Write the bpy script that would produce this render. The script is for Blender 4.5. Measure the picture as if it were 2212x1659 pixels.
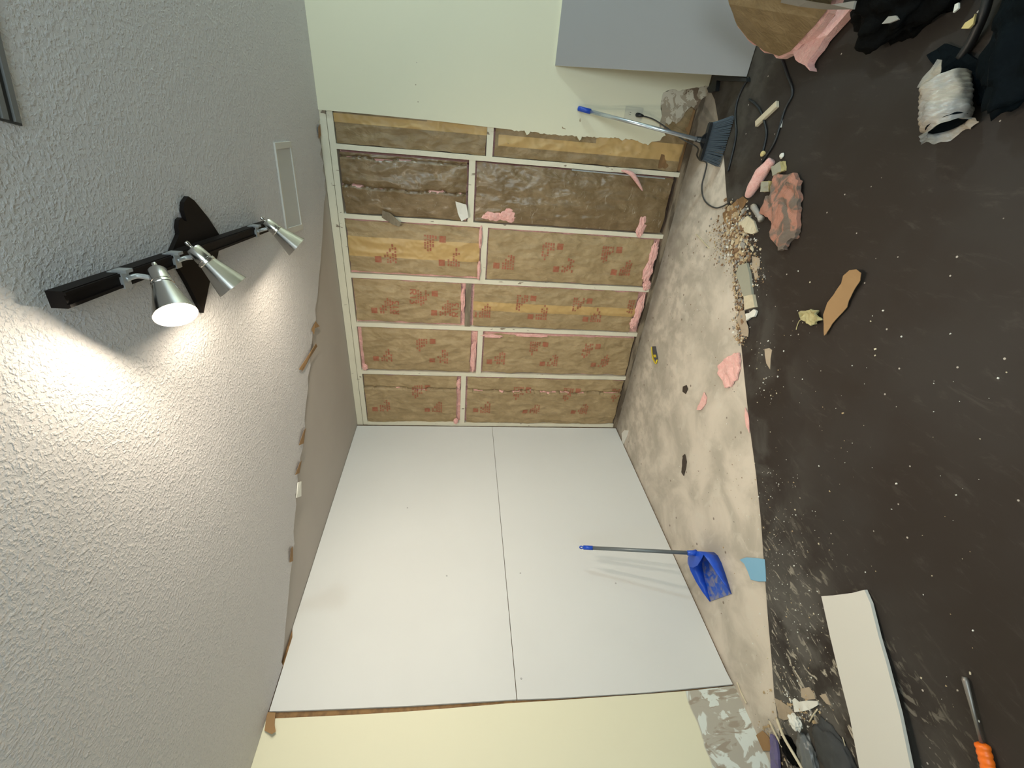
import bpy, bmesh, math, random
from mathutils import Vector, Matrix, noise
random.seed(7)
PI = math.pi
for o in list(bpy.data.objects): bpy.data.objects.remove(o)
S = bpy.context.scene
COL = S.collection

# ---------------------------------------------------------------- camera
FPX = 960.56
CAM = Vector((3.3045, 2.6164, 1.5601))
RX = Vector((0.09111020, 0.08531838, -0.99217927))    # photo right = down the room
RY = Vector((0.54518258, -0.83802863, -0.02199960))   # photo down
RF = Vector((-0.83335160, -0.53891446, -0.12286705))  # forward
cd = bpy.data.cameras.new('camera')
cam = bpy.data.objects.new('camera', cd); COL.objects.link(cam)
m = Matrix.Identity(4)
for i in range(3):
    m[i][0] = RX[i]; m[i][1] = -RY[i]; m[i][2] = -RF[i]; m[i][3] = CAM[i]
cam.matrix_world = m
cd.sensor_fit = 'HORIZONTAL'; cd.sensor_width = 36.0; cd.lens = FPX / 2212 * 36.0
cd.clip_start = 0.02; cd.clip_end = 60
S.camera = cam

# ---------------------------------------------------------------- world, exposure, large lights
S.view_settings.view_transform = 'Standard'
S.view_settings.look = 'None'
S.view_settings.gamma = 1.0
S.view_settings.use_curve_mapping = False
S.view_settings.exposure = 0.0
w = bpy.data.worlds.new('world'); S.world = w; w.use_nodes = True
w.node_tree.nodes['Background'].inputs[0].default_value = (0.62, 0.80, 0.92, 1)
w.node_tree.nodes['Background'].inputs[1].default_value = 1.0

def light(name, kind, loc, power, color, aim=None, **kw):
    d = bpy.data.lights.new(name, kind); d.energy = power; d.color = color
    for k, v in kw.items(): setattr(d, k, v)
    o = bpy.data.objects.new(name, d); COL.objects.link(o); o.location = loc
    if aim is not None:
        o.rotation_euler = Vector(aim).to_track_quat('-Z', 'Y').to_euler()
    return o

# daylight through the window of the wall behind the camera
light('window_daylight', 'AREA', (5.04, 3.6, 1.45), 64, (0.80, 0.98, 1.06), (-1, 0, 0), shape='RECTANGLE', size=1.5, size_y=1.5)
# ceiling fixture further along the right-hand wall
light('hall_bulb', 'POINT', (0.75, 5.0, 2.27), 80, (0.76, 0.98, 1.05), shadow_soft_size=0.05)
WARM = (1.0, 0.87, 0.71)
SPOT_POWER = 37
SPILL_POWER = 10.5

# ---------------------------------------------------------------- pixel -> room point on a known plane
H = 2.44
def ray(px, py):
    return RX * ((px - 1106) / FPX) + RY * ((py - 829.5) / FPX) + RF
def on(px, py, ax, v):
    d = ray(px, py); return CAM + d * ((v - CAM[ax]) / d[ax])
def F(px, py, z=0.0): return on(px, py, 2, z)
def WA(px, py, y=0.0): return on(px, py, 1, y)
def WB(px, py, x=0.0): return on(px, py, 0, x)
def CE(px, py, z=H): return on(px, py, 2, z)

# ---------------------------------------------------------------- materials
class MT:
    def __init__(s, name, color=(0.8, 0.8, 0.8), rough=0.6, metal=0.0, **kw):
        s.m = bpy.data.materials.new(name); s.m.use_nodes = True
        s.n = s.m.node_tree.nodes; s.l = s.m.node_tree.links
        s.b = s.n['Principled BSDF']
        s.b.inputs['Base Color'].default_value = (*color, 1)
        s.b.inputs['Roughness'].default_value = rough
        s.b.inputs['Metallic'].default_value = metal
        for k, v in kw.items(): s.b.inputs[k].default_value = v
        s.tc = s.n.new('ShaderNodeTexCoord')
        s.col = None; s.bump = None
    def coord(s, scale=(1, 1, 1), rot=(0, 0, 0)):
        mp = s.n.new('ShaderNodeMapping'); mp.inputs['Scale'].default_value = scale; mp.inputs['Rotation'].default_value = rot
        s.l.new(s.tc.outputs['Object'], mp.inputs['Vector']); return mp.outputs[0]
    def noise(s, scale, detail=4, vec=None, rough=0.55, dist=0.0):
        t = s.n.new('ShaderNodeTexNoise'); t.inputs['Scale'].default_value = scale
        t.inputs['Detail'].default_value = detail; t.inputs['Roughness'].default_value = rough; t.inputs['Distortion'].default_value = dist
        s.l.new(vec or s.tc.outputs['Object'], t.inputs['Vector']); return t.outputs['Fac']
    def voro(s, scale, vec=None, feature='F1', rnd=1.0):
        t = s.n.new('ShaderNodeTexVoronoi'); t.inputs['Scale'].default_value = scale; t.feature = feature
        t.inputs['Randomness'].default_value = rnd
        s.l.new(vec or s.tc.outputs['Object'], t.inputs['Vector']); return t.outputs['Distance']
    def ramp(s, fac, a, b, lo=0.0, hi=1.0):
        t = s.n.new('ShaderNodeMapRange'); t.interpolation_type = 'SMOOTHSTEP'
        t.inputs['From Min'].default_value = a; t.inputs['From Max'].default_value = b
        t.inputs['To Min'].default_value = lo; t.inputs['To Max'].default_value = hi
        s.l.new(fac, t.inputs['Value']); return t.outputs[0]
    def math(s, op, a, b=None):
        t = s.n.new('ShaderNodeMath'); t.operation = op
        for i, v in enumerate((a, b)):
            if v is None: continue
            if isinstance(v, (int, float)): t.inputs[i].default_value = v
            else: s.l.new(v, t.inputs[i])
        return t.outputs[0]
    def sep(s, axis):
        t = s.n.new('ShaderNodeSeparateXYZ'); s.l.new(s.tc.outputs['Object'], t.inputs[0]); return t.outputs[axis]
    def mix(s, fac, color, base=None):
        t = s.n.new('ShaderNodeMix'); t.data_type = 'RGBA'
        if isinstance(fac, (int, float)): t.inputs[0].default_value = fac
        else: s.l.new(fac, t.inputs[0])
        if s.col is None: t.inputs[6].default_value = s.b.inputs['Base Color'].default_value
        else: s.l.new(s.col, t.inputs[6])
        t.inputs[7].default_value = (*color, 1)
        s.col = t.outputs[2]; s.l.new(s.col, s.b.inputs['Base Color']); return s
    def bmp(s, h, strength=0.5, dist=0.005):
        t = s.n.new('ShaderNodeBump'); t.inputs['Strength'].default_value = strength; t.inputs['Distance'].default_value = dist
        s.l.new(h, t.inputs['Height'])
        if s.bump is not None: s.l.new(s.bump, t.inputs['Normal'])
        s.bump = t.outputs[0]; s.l.new(s.bump, s.b.inputs['Normal']); return s

M = {}
def simple(name, color, rough=0.6, metal=0.0, var=0.0, varcol=None, vs=12, bump=0.0, bs=60, bd=0.003, **kw):
    t = MT(name, color, rough, metal, **kw)
    if var: t.mix(t.ramp(t.noise(vs), 0.5 - 0.25, 0.5 + 0.25, 0, var), varcol or tuple(c * 0.5 for c in color))
    if bump: t.bmp(t.noise(bs), bump, bd)
    M[name] = t.m
    return t

# paint, plaster, boards
t = MT('ceiling_texture', (0.62, 0.605, 0.61), 0.75)
n1 = t.noise(105, 4, rough=0.5, dist=0.35); n3 = t.noise(260, 2); n4 = t.noise(34, 3, dist=.5)
h = t.math('ADD', t.math('ADD', t.ramp(n1, 0.44, 0.70), t.math('MULTIPLY', n3, 0.25)), t.math('MULTIPLY', t.ramp(n4, .5, .7), .5))
t.bmp(h, 0.62, 0.0038); M['ceiling'] = t.m
t = MT('grey_board', (0.49, 0.45, 0.41), 0.9); t.mix(t.ramp(t.noise(3), .4, .6, 0, .3), (0.44, 0.40, 0.365)); M['grey_board'] = t.m
t = MT('drywall_face', (0.665, 0.668, 0.66), 0.9); t.mix(t.ramp(t.noise(1.5), .35, .7, 0, .5), (0.63, 0.63, 0.62)); t.bmp(t.noise(260, 2), 0.06, 0.001); M['drywall'] = t.m
simple_grey = MT('back_board', (0.30, 0.29, 0.285), 0.9); M['lean_board'] = simple_grey.m
M['gypsum'] = MT('gypsum_edge', (0.80, 0.79, 0.72), 0.95).m
t = MT('wall_paint', (0.73, 0.70, 0.53), 0.7); t.bmp(t.noise(160, 2), 0.12, 0.001); M['paint'] = t.m
t = MT('wall_paint_left', (0.73, 0.70, 0.53), 0.7)
z = t.sep(2); zz = t.math('ADD', z, t.math('MULTIPLY', t.noise(5, 3), 0.05))
base = t.ramp(zz, 0.325, 0.312)
t.mix(base, (0.42, 0.39, 0.33))
pat = t.math('MULTIPLY', base, t.ramp(t.noise(9, 3, dist=1.0), 0.50, 0.54))
t.mix(pat, (0.66, 0.70, 0.66))
st = t.math('MULTIPLY', base, t.ramp(t.noise(16, 5, t.coord((1, 1, .4)), dist=0.8), 0.56, 0.62))
t.mix(st, (0.33, 0.28, 0.22)); t.bmp(t.noise(160, 2), 0.12, 0.001); M['paint_left'] = t.m
t = MT('torn_paper', (0.36, 0.30, 0.22), 0.95)
t.mix(t.ramp(t.noise(14, 4, dist=1.2), 0.50, 0.53), (0.55, 0.50, 0.40)); t.mix(t.ramp(t.noise(11, 3, t.coord((1, 1, 1), (1, 2, 0)), dist=.8), 0.60, 0.63), (0.17, 0.12, 0.08)); M['torn'] = t.m
t = MT('sheathing', (0.10, 0.07, 0.05), 0.9); t.mix(t.ramp(t.noise(30), .4, .6), (0.05, 0.035, 0.025)); M['sheathing'] = t.m
t = MT('stud_wood', (0.72, 0.68, 0.54), 0.75)
t.mix(t.ramp(t.noise(28, 4, t.coord((1, 1, .35))), 0.66, 0.70, 0, .85), (0.16, 0.11, 0.07)); t.mix(t.ramp(t.noise(3), .5, .7, 0, .35), (0.52, 0.49, 0.38)); M['stud'] = t.m
t = MT('bare_block', (0.24, 0.20, 0.14), 0.85); t.mix(t.ramp(t.noise(30, 4, t.coord((1, .2, 1))), .45, .6, 0, .5), (0.12, .09, .06)); M['block'] = t.m
t = MT('plate_wood', (0.25, 0.20, 0.14), 0.9); t.mix(t.ramp(t.noise(20, 5, t.coord((1, .2, 1))), .42, .58), (0.10, 0.075, 0.05)); M['plate'] = t.m
t = MT('orange_wood', (0.27, 0.15, 0.06), 0.8); t.mix(t.ramp(t.noise(18, 4, t.coord((1, .3, 1))), .4, .6, 0, .7), (0.13, .07, .03)); M['orange_wood'] = t.m

# kraft paper, fibreglass
def kraft(name, a, b, rough, smear_sheen=0.0, coat=0.0):
    t = MT(name, a, rough)
    t.mix(t.ramp(t.noise(7, 5, dist=0.8), 0.40, 0.66), b)
    t.mix(t.ramp(t.noise(22, 4, t.coord((1, 1, .4))), 0.52, 0.70, 0, .45), tuple(c * .62 for c in b))
    if smear_sheen:
        t.mix(t.ramp(t.noise(26, 6, t.coord((1, .45, 1.5)), rough=.65, dist=1.5), 0.60, 0.72, 0, smear_sheen), (0.55, 0.50, 0.42))  # pale smears: highlights of the glossy facing painted into the colour
    t.bmp(t.noise(24, 5, t.coord((1, 1, .5)), dist=.8), 0.8, 0.010)
    t.b.inputs['Coat Weight'].default_value = coat; t.b.inputs['Coat Roughness'].default_value = 0.25
    M[name] = t.m
kraft('kraft', (0.335, 0.24, 0.122), (0.41, 0.30, 0.162), 0.6)
kraft('kraft_dirty', (0.175, 0.115, 0.052), (0.25, 0.175, 0.092), 0.42, .5, .35)
kraft('kraft_dark', (0.24, 0.165, 0.078), (0.305, 0.215, 0.11), 0.5)
simple('print_red', (0.36, 0.095, 0.05), 0.7, var=.55, varcol=(0.33, 0.21, 0.11), vs=60)
simple('tape_tan', (0.52, 0.345, 0.135), 0.5, var=.3, varcol=(0.42, 0.27, 0.12))
t = MT('fibreglass', (0.80, 0.42, 0.38), 0.95); t.mix(t.ramp(t.noise(60, 5), .4, .65), (0.84, 0.50, 0.45)); t.bmp(t.noise(130, 6), 0.9, 0.006)
t.b.inputs['Sheen Weight'].default_value = .3; M['pink'] = t.m
t = MT('fibreglass_dirty', (0.40, 0.19, 0.135), 0.95); t.mix(t.ramp(t.noise(13, 5, dist=1), .42, .56), (0.16, 0.125, 0.10)); t.bmp(t.noise(70, 6), 0.9, 0.006); M['pink_dirty'] = t.m

# floors
t = MT('concrete', (0.63, 0.56, 0.475), 0.85)
t.mix(t.ramp(t.noise(3.2, 5, dist=.5), .36, .66), (0.43, 0.385, 0.32))
t.mix(t.ramp(t.noise(9, 6, t.coord((1, 1, 1), (0, 0, .8)), dist=.6), .54, .68, 0, .55), (0.62, 0.57, 0.49))
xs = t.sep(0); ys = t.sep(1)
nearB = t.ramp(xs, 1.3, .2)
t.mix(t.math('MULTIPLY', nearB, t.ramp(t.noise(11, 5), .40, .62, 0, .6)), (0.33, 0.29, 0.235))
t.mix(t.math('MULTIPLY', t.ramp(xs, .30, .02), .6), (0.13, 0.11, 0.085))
t.mix(t.ramp(t.noise(38, 4), 0.70, 0.74, 0, .9), (0.20, 0.12, 0.08))
t.mix(t.ramp(t.voro(9), 0.09, 0.06, 0, .75), (0.13, 0.09, 0.06))
t.bmp(t.noise(40, 5), .3, .003); M['concrete'] = t.m
t = MT('dark_floor', (0.028, 0.0205, 0.016), 0.62)
t.mix(t.ramp(t.noise(1.6, 4), .35, .65), (0.036, 0.030, 0.026))
xs = t.sep(0); ys = t.sep(1); sm = t.math('ADD', xs, ys)
edge = t.ramp(sm, 3.55, 2.85)
grime = t.noise(4, 5, dist=.7)
dirt_w = t.math('MULTIPLY', t.ramp(xs, .95, .45), t.ramp(ys, 1.9, 2.3))
t.mix(t.math('MULTIPLY', dirt_w, t.ramp(t.noise(9, 5), .4, .6, .2, .8)), (0.070, 0.062, 0.05))
t.mix(t.math('MULTIPLY', edge, t.ramp(grime, .42, .66, 0, .55)), (0.10, 0.095, 0.085))
str1 = t.noise(7, 7, t.coord((1, 3.2, 1), (0, 0, -.72)), rough=.7, dist=.5)
t.mix(t.ramp(str1, .54, .74, 0, .28), (0.11, 0.095, 0.082))
# dusty white gypsum footprints near the cut wall end
near_a = t.math('MULTIPLY', t.ramp(xs, 1.75, 2.3), t.ramp(ys, 1.25, .6))
t.mix(t.math('MULTIPLY', near_a, t.ramp(t.noise(15, 6, t.coord((1, 2.2, 1), (0, 0, -.7)), rough=.62, dist=.8), .555, .64, 0, .9)), (0.52, 0.47, 0.38))
t.mix(t.math('MULTIPLY', near_a, t.ramp(t.noise(5, 5), .4, .6, 0, .75)), (0.12, 0.112, 0.10))
t.mix(t.ramp(t.voro(13), .055, .035, 0, .8), (0.55, 0.50, 0.44))
t.bmp(t.noise(30, 5), .25, .002)
t.b.inputs['Specular IOR Level'].default_value = .22
M['dark_floor'] = t.m
simple('plank_edge', (0.36, 0.26, 0.16), .8)

# objects
t = MT('brushed_steel', (0.62, 0.60, 0.57), 0.22, 1.0); M['steel'] = t.m
t = MT('steel_clip', (0.45, 0.46, 0.46), 0.45, .6); M['clip'] = t.m
simple('track_black', (0.012, 0.009, 0.008), .5)
t = MT('bulb_glass', (1, 1, 1), .3); t.b.inputs['Emission Color'].default_value = (1, .86, .66, 1); t.b.inputs['Emission Strength'].default_value = 14; M['bulb'] = t.m
t = MT('fixture_glass', (1, 1, 1), .3); t.b.inputs['Emission Color'].default_value = (.9, 1, .9, 1); t.b.inputs['Emission Strength'].default_value = 6; M['fixture_glass'] = t.m
simple('vent_white', (0.56, 0.57, 0.56), .6, bump=.3, bs=50)
simple('vent_metal', (0.16, 0.16, 0.155), .6)
simple('vent_dark', (0.05, 0.05, 0.05), .7)
simple('blue_plastic', (0.010, 0.075, 0.52), .35, var=.25, varcol=(0.01, .05, .36))
t = MT('dusty_blue', (0.012, 0.085, 0.48), .45); t.mix(t.ramp(t.noise(22, 5, dist=.8), .40, .60, 0, .8), (0.24, 0.23, 0.25)); M['dusty_blue'] = t.m
simple('grip_blue', (0.01, 0.06, 0.42), .4)
simple('grey_handle', (0.15, 0.17, 0.18), .4, .3)
simple('aluminium', (0.62, 0.70, 0.78), .25, .85)
simple('black_plastic', (0.012, 0.014, 0.016), .45)
simple('bristle_grey', (0.065, 0.085, 0.105), .6)
simple('black_bag', (0.0018, 0.002, 0.002), .8, bump=.5, bs=14, bd=.02)
simple('navy_bag', (0.0015, 0.004, 0.006), .75, bump=.5, bs=14, bd=.02)
simple('charcoal_cloth', (0.035, 0.037, 0.038), .8, var=.5, varcol=(.06, .062, .065), bump=.4, bs=30)
simple('grey_film', (0.12, 0.125, 0.125), .35, bump=.4, bs=30)
t = MT('plastic_wrap', (0.40, 0.39, 0.37), .22); t.mix(t.ramp(t.noise(9, 4), .4, .6), (0.50, 0.44, 0.36)); t.bmp(t.noise(14, 5, t.coord((1, 5, 1))), .8, .01)
t.b.inputs['Transmission Weight'].default_value = .15; M['wrap'] = t.m
simple('cardboard', (0.32, 0.19, 0.085), .85, var=.3, varcol=(0.25, .15, .07))
simple('pale_card', (0.42, 0.34, 0.25), .85, var=.3)
simple('foam_yellow', (0.62, 0.50, 0.22), .9, bump=.5, bs=90)
simple('foam_grey', (0.33, 0.32, 0.25), .9, bump=.4, bs=90)
simple('gypsum_white', (0.70, 0.69, 0.63), .95, bump=.4, bs=60)
simple('cream_wood', (0.62, 0.55, 0.40), .75, var=.4, varcol=(.42, .34, .22), vs=25)
simple('tan_crumb', (0.46, 0.34, 0.20), .95)
simple('brown_crumb', (0.22, 0.13, 0.07), .95)
simple('grey_crumb', (0.30, 0.28, 0.25), .95)
simple('yellow_leaf', (0.52, 0.46, 0.24), .8, var=.6, varcol=(.22, .18, .08), vs=40)
simple('blue_tape', (0.20, 0.42, 0.60), .75, var=.2, varcol=(.26, .46, .60))
simple('knife_yellow', (0.66, 0.50, 0.03), .4)
simple('knife_grey', (0.10, 0.10, 0.12), .4, .4)
simple('orange_plastic', (0.85, 0.16, 0.01), .4)
simple('tool_steel', (0.24, 0.22, 0.20), .45, .7)
simple('white_board', (0.62, 0.60, 0.55), .85)
simple('purple_film', (0.13, 0.11, 0.24), .5)
simple('outlet_ivory', (0.60, 0.58, 0.46), .45)
simple('cord_grey', (0.05, 0.05, 0.048), .6)
simple('dark_scrap', (0.05, 0.035, 0.025), .9)
simple('white_frame', (0.8, 0.8, 0.78), .5)

for k_ in ('black_bag', 'navy_bag', 'track_black'): M[k_].node_tree.nodes['Principled BSDF'].inputs['Specular IOR Level'].default_value = .08
# ---------------------------------------------------------------- mesh helpers
def link(name, bm, mats, parent=None, smooth=False):
    me = bpy.data.meshes.new(name)
    bmesh.ops.recalc_face_normals(bm, faces=bm.faces[:]) if len(bm.faces) else None
    bm.to_mesh(me); bm.free()
    for mm in (mats if isinstance(mats, (list, tuple)) else [mats]): me.materials.append(M[mm])
    if smooth:
        for p in me.polygons: p.use_smooth = True
    o = bpy.data.objects.new(name, me); COL.objects.link(o)
    if parent: o.parent = parent; o.matrix_parent_inverse = parent.matrix_world.inverted() if False else Matrix.Translation(-parent.location)
    return o
def tag(o, label, cat, group=None, kind=None):
    o['label'] = label; o['category'] = cat
    if group: o['group'] = group
    if kind: o['kind'] = kind
    return o
def struct(o): o['kind'] = 'structure'; return o
def empty(name, loc, label, cat, group=None):
    o = bpy.data.objects.new(name, None); COL.objects.link(o); o.location = loc; o.empty_display_size = .05
    return tag(o, label, cat, group)
def box(bm, lo, hi, mi=0, mat=None):
    v = [bm.verts.new(Vector((x, y, z))) for x in (lo[0], hi[0]) for y in (lo[1], hi[1]) for z in (lo[2], hi[2])]
    if mat is not None:
        for q in v: q.co = mat @ q.co
    for f in ((0, 1, 3, 2), (4, 6, 7, 5), (0, 4, 5, 1), (2, 3, 7, 6), (0, 2, 6, 4), (1, 5, 7, 3)):
        fc = bm.faces.new([v[i] for i in f]); fc.material_index = mi
def frame_to(a, b):
    """matrix with local z running from a to b"""
    z = (b - a).normalized(); x = z.orthogonal().normalized(); y = z.cross(x)
    mm = Matrix.Identity(4)
    for i in range(3): mm[i][0] = x[i]; mm[i][1] = y[i]; mm[i][2] = z[i]; mm[i][3] = a[i]
    return mm
def lathe(bm, prof, mat, seg=32, mi=0, wob=0.0):
    rings = []
    for t_, r in prof:
        rings.append([bm.verts.new(mat @ Vector((r * math.cos(2 * PI * k / seg), r * math.sin(2 * PI * k / seg), t_))) for k in range(seg)])
    for a, b in zip(rings, rings[1:]):
        for k in range(seg):
            f = bm.faces.new((a[k], a[(k + 1) % seg], b[(k + 1) % seg], b[k])); f.material_index = mi
    return rings
def tube(bm, pts, r, seg=10, mi=0, cap=True):
    pts = [Vector(p) for p in pts]; prev = None; rings = []
    up = None
    for i, p in enumerate(pts):
        d = (pts[min(i + 1, len(pts) - 1)] - pts[max(i - 1, 0)]).normalized()
        if up is None: up = d.orthogonal().normalized()
        up = (up - d * up.dot(d)).normalized(); s_ = d.cross(up)
        rr = r[i] if isinstance(r, (list, tuple)) else r
        rings.append([bm.verts.new(p + (up * math.cos(2 * PI * k / seg) + s_ * math.sin(2 * PI * k / seg)) * rr) for k in range(seg)])
    for a, b in zip(rings, rings[1:]):
        for k in range(seg):
            f = bm.faces.new((a[k], a[(k + 1) % seg], b[(k + 1) % seg], b[k])); f.material_index = mi
    if cap:
        for rg in (rings[0], rings[-1]):
            f = bm.faces.new(rg); f.material_index = mi
def smooth_path(pts, n=8):
    pts = [Vector(p) for p in pts]; out = []
    P = [pts[0]] + pts + [pts[-1]]
    for i in range(1, len(P) - 2):
        for k in range(n):
            t_ = k / n
            out.append(0.5 * ((2 * P[i]) + (-P[i - 1] + P[i + 1]) * t_ + (2 * P[i - 1] - 5 * P[i] + 4 * P[i + 1] - P[i + 2]) * t_ ** 2 + (-P[i - 1] + 3 * P[i] - 3 * P[i + 1] + P[i + 2]) * t_ ** 3))
    out.append(pts[-1]); return out
def prism(bm, pts, off, mi=0):
    """closed outline extruded along the vector off"""
    off = Vector(off)
    a = [bm.verts.new(Vector(p)) for p in pts]; b = [bm.verts.new(Vector(p) + off) for p in pts]
    n = len(pts)
    for i in range(n):
        f = bm.faces.new((a[i], a[(i + 1) % n], b[(i + 1) % n], b[i])); f.material_index = mi
    for ring in (a, b):
        es = [bm.edges.get((ring[i], ring[(i + 1) % n])) for i in range(n)]
        r = bmesh.ops.triangle_fill(bm, use_beauty=True, edges=es)
        for g in r['geom']:
            if isinstance(g, bmesh.types.BMFace): g.material_index = mi
def jag(pts, amp, n=4, seed=0, axes=(0, 1)):
    """closed outline with ragged edges"""
    rnd = random.Random(seed); out = []
    pts = [Vector(p) for p in pts]
    for i, p in enumerate(pts):
        q = pts[(i + 1) % len(pts)]
        out.append(p)
        for k in range(1, n):
            r = p.lerp(q, k / n); d = (q - p)
            if d.length < .004: continue
            v = Vector((0, 0, 0))
            for a in axes: v[a] = rnd.uniform(-amp, amp)
            out.append(r + v)
    return out
def sheet(name, pts, thick, mats, parent=None, crumple=0.0, cuts=3, seed=0, ns=14, lift=0.0, ragged=0.0, smooth=True, base=0.0):
    """irregular torn sheet / slab lying above its outline (outline points are 3D)"""
    bm = bmesh.new()
    if ragged: pts = jag(pts, ragged, 4, seed)
    vs = [bm.verts.new(Vector(p)) for p in pts]
    es = [bm.edges.new((vs[i], vs[(i + 1) % len(vs)])) for i in range(len(vs))]
    bmesh.ops.triangle_fill(bm, use_beauty=True, edges=es)
    for _ in range(cuts):
        le = [e for e in bm.edges if e.calc_length() > .02]
        if le: bmesh.ops.subdivide_edges(bm, edges=le, cuts=1)
        bmesh.ops.triangulate(bm, faces=bm.faces[:])
    bmesh.ops.recalc_face_normals(bm, faces=bm.faces[:])
    if sum(f.normal.z for f in bm.faces) < 0: bmesh.ops.reverse_faces(bm, faces=bm.faces[:])
    for v in bm.verts:
        v.co.z += abs(noise.noise(v.co * ns + Vector((seed * 3.1, 0, 0)))) * crumple * 2 + lift * (.5 + .5 * noise.noise(v.co * 5 + Vector((seed, 0, 5)))) + base
    r = bmesh.ops.extrude_face_region(bm, geom=bm.faces[:])
    for g in r['geom']:
        if isinstance(g, bmesh.types.BMVert): g.co.z += thick
    return link(name, bm, mats, parent, smooth=False)
def lump(name, c, rad, mat, seed=0, amp=.25, ns=3.0, sub=4, parent=None, floor=None, smooth=True, rot=0.0, yaw=None):
    bm = bmesh.new(); bmesh.ops.create_icosphere(bm, subdivisions=sub, radius=1)
    sd = Vector((seed * 1.7, seed * 2.3, seed * .9)); rm = Matrix.Rotation(rot, 3, 'Z')
    for v in bm.verts:
        n = noise.noise(v.co * ns + sd) + .5 * noise.noise(v.co * ns * 2.3 + sd) + (1 - abs(noise.noise(v.co * ns * 1.7 + sd)) * 2) * .3
        co = v.co * (1 + amp * n)
        co = Vector((co.x * rad[0], co.y * rad[1], co.z * rad[2]))
        v.co = rm @ co + Vector(c)
        if floor is not None and v.co.z < floor: v.co.z = floor
    return link(name, bm, mat, parent, smooth=smooth)

# ================================================================= THE SETTING
XF, YF = 5.1, 5.9
# floor: dark flooring stops on a diagonal, bare concrete in the corner
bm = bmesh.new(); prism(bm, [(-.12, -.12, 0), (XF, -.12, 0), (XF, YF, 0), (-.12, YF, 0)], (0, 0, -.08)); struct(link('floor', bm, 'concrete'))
edge_px = [(1524, 172), (1545, 215), (1553, 262), (1560, 300), (1566, 352), (1569, 400), (1573, 450), (1580, 520), (1588, 600), (1596, 680), (1602, 740), (1612, 840), (1622, 930), (1634, 1020), (1645, 1120), (1652, 1220), (1660, 1330), (1668, 1420), (1674, 1500), (1686, 1590)]
ep = [F(*p) for p in edge_px]
poly = [Vector((.0, ep[0].y, 0))] + ep + [Vector((ep[-1].x + .13, 0.0, 0)), Vector((XF, 0, 0)), Vector((XF, YF, 0)), Vector((0, YF, 0))]
bm = bmesh.new(); prism(bm, poly, (0, 0, .004)); struct(link('floor', bm, 'dark_floor'))
FZ = .004

# ceiling, torn along the other diagonal
ce_px = [(690, 236), (693, 250), (688, 262), (693, 280), (689, 300), (695, 318), (691, 333), (699, 352), (697, 368), (703, 385), (701, 402), (704, 415), (700, 440), (698, 480), (696, 520), (693, 560), (689, 600), (686, 640), (681, 668), (683, 690), (676, 712), (674, 740), (669, 765), (671, 790), (665, 815), (666, 840), (661, 870), (658, 905), (659, 925), (653, 948), (655, 965), (648, 990), (650, 1005), (642, 1025), (645, 1045), (638, 1068), (640, 1090), (636, 1125), (634, 1150), (636, 1175), (630, 1195), (631, 1215), (627, 1240), (624, 1280), (620, 1320), (616, 1360), (613, 1400), (608, 1430)]
cp = [CE(*p) for p in ce_px]
cp[0].x = .0
end = cp[-1].copy(); end.y = 0.0
poly = cp + [end, Vector((XF, 0, H)), Vector((XF, YF, H)), Vector((0, YF, H))]
bm = bmesh.new(); prism(bm, poly, (0, 0, .014))
for f in bm.faces:
    if abs(f.normal.z) < .5 or f.calc_area() < 1e-6: pass
bm.normal_update()
for f in bm.faces:
    c = f.calc_center_median()
    if abs(f.normal.z) < .3 and c.x + c.y < 2.8: f.material_index = 1
struct(link('ceiling', bm, ['ceiling', 'gypsum']))
bm = bmesh.new(); prism(bm, [(-.1, -.1, H + .0145), (2.6, -.1, H + .0145), (-.1, 2.75, H + .0145)], (0, 0, .012))
tag(link('drywall_sheet', bm, 'grey_board'), 'bare grey drywall triangle on the ceiling between its torn edge and the room corner', 'drywall')
bm = bmesh.new(); box(bm, (-.15, -.15, H + .03), (XF, YF, H + .08)); struct(link('ceiling', bm, 'sheathing'))

# right-hand wall (painted), with a ragged cut edge and a torn hole at its foot
TB = .010
pw = [(690, 237), (800, 247), (950, 262), (1050, 274), (1095, 279), (1120, 284), (1133, 282), (1138, 292), (1146, 284), (1180, 290), (1246, 294), (1252, 304), (1257, 295), (1300, 297), (1336, 298), (1344, 304), (1352, 299), (1378, 304), (1386, 309), (1400, 314), (1408, 306), (1426, 304), (1430, 297), (1438, 293), (1432, 282), (1424, 272), (1430, 250), (1427, 225), (1433, 200), (1450, 193), (1470, 196), (1500, 190), (1524, 185)]
a = [WB(*p, TB) for p in pw]
a[0].z = H
rj = random.Random(5); a2 = []
for i in range(len(a) - 1):
    a2.append(a[i]); n = max(1, int((a[i + 1] - a[i]).length / .012)) if i >= 4 else 1
    for k in range(1, n): a2.append(a[i].lerp(a[i + 1], k / n) + Vector((0, rj.uniform(-.0035, .0035), rj.uniform(-.003, .003))))
a2.append(a[-1]); a = a2
poly = a + [Vector((TB, a[-1].y, 0)), Vector((TB, YF, 0)), Vector((TB, YF, H))]
bm = bmesh.new(); prism(bm, poly, (-.011, 0, 0))
tp = [(1432, 282), (1424, 272), (1430, 250), (1427, 225), (1433, 200), (1450, 193), (1470, 196), (1500, 190), (1524, 185), (1532, 185), (1531, 205), (1518, 212), (1512, 222), (1502, 238), (1494, 230), (1482, 240), (1476, 252), (1468, 262), (1460, 268), (1452, 262), (1444, 270), (1438, 266)]
prism(bm, jag([WB(*p, TB - .001) for p in tp], .004, 2, 3, (1, 2)), (-.009, 0, 0), 1)
for p in ((900, 135), (898, 183), (903, 220)):
    c = WB(*p, TB); lathe(bm, [(0, .0), (.001, .003), (-.0005, .0035)], frame_to(c, c + Vector((1, 0, 0))), 8, 1)
struct(link('wall_right', bm, ['paint', 'torn']))
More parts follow.
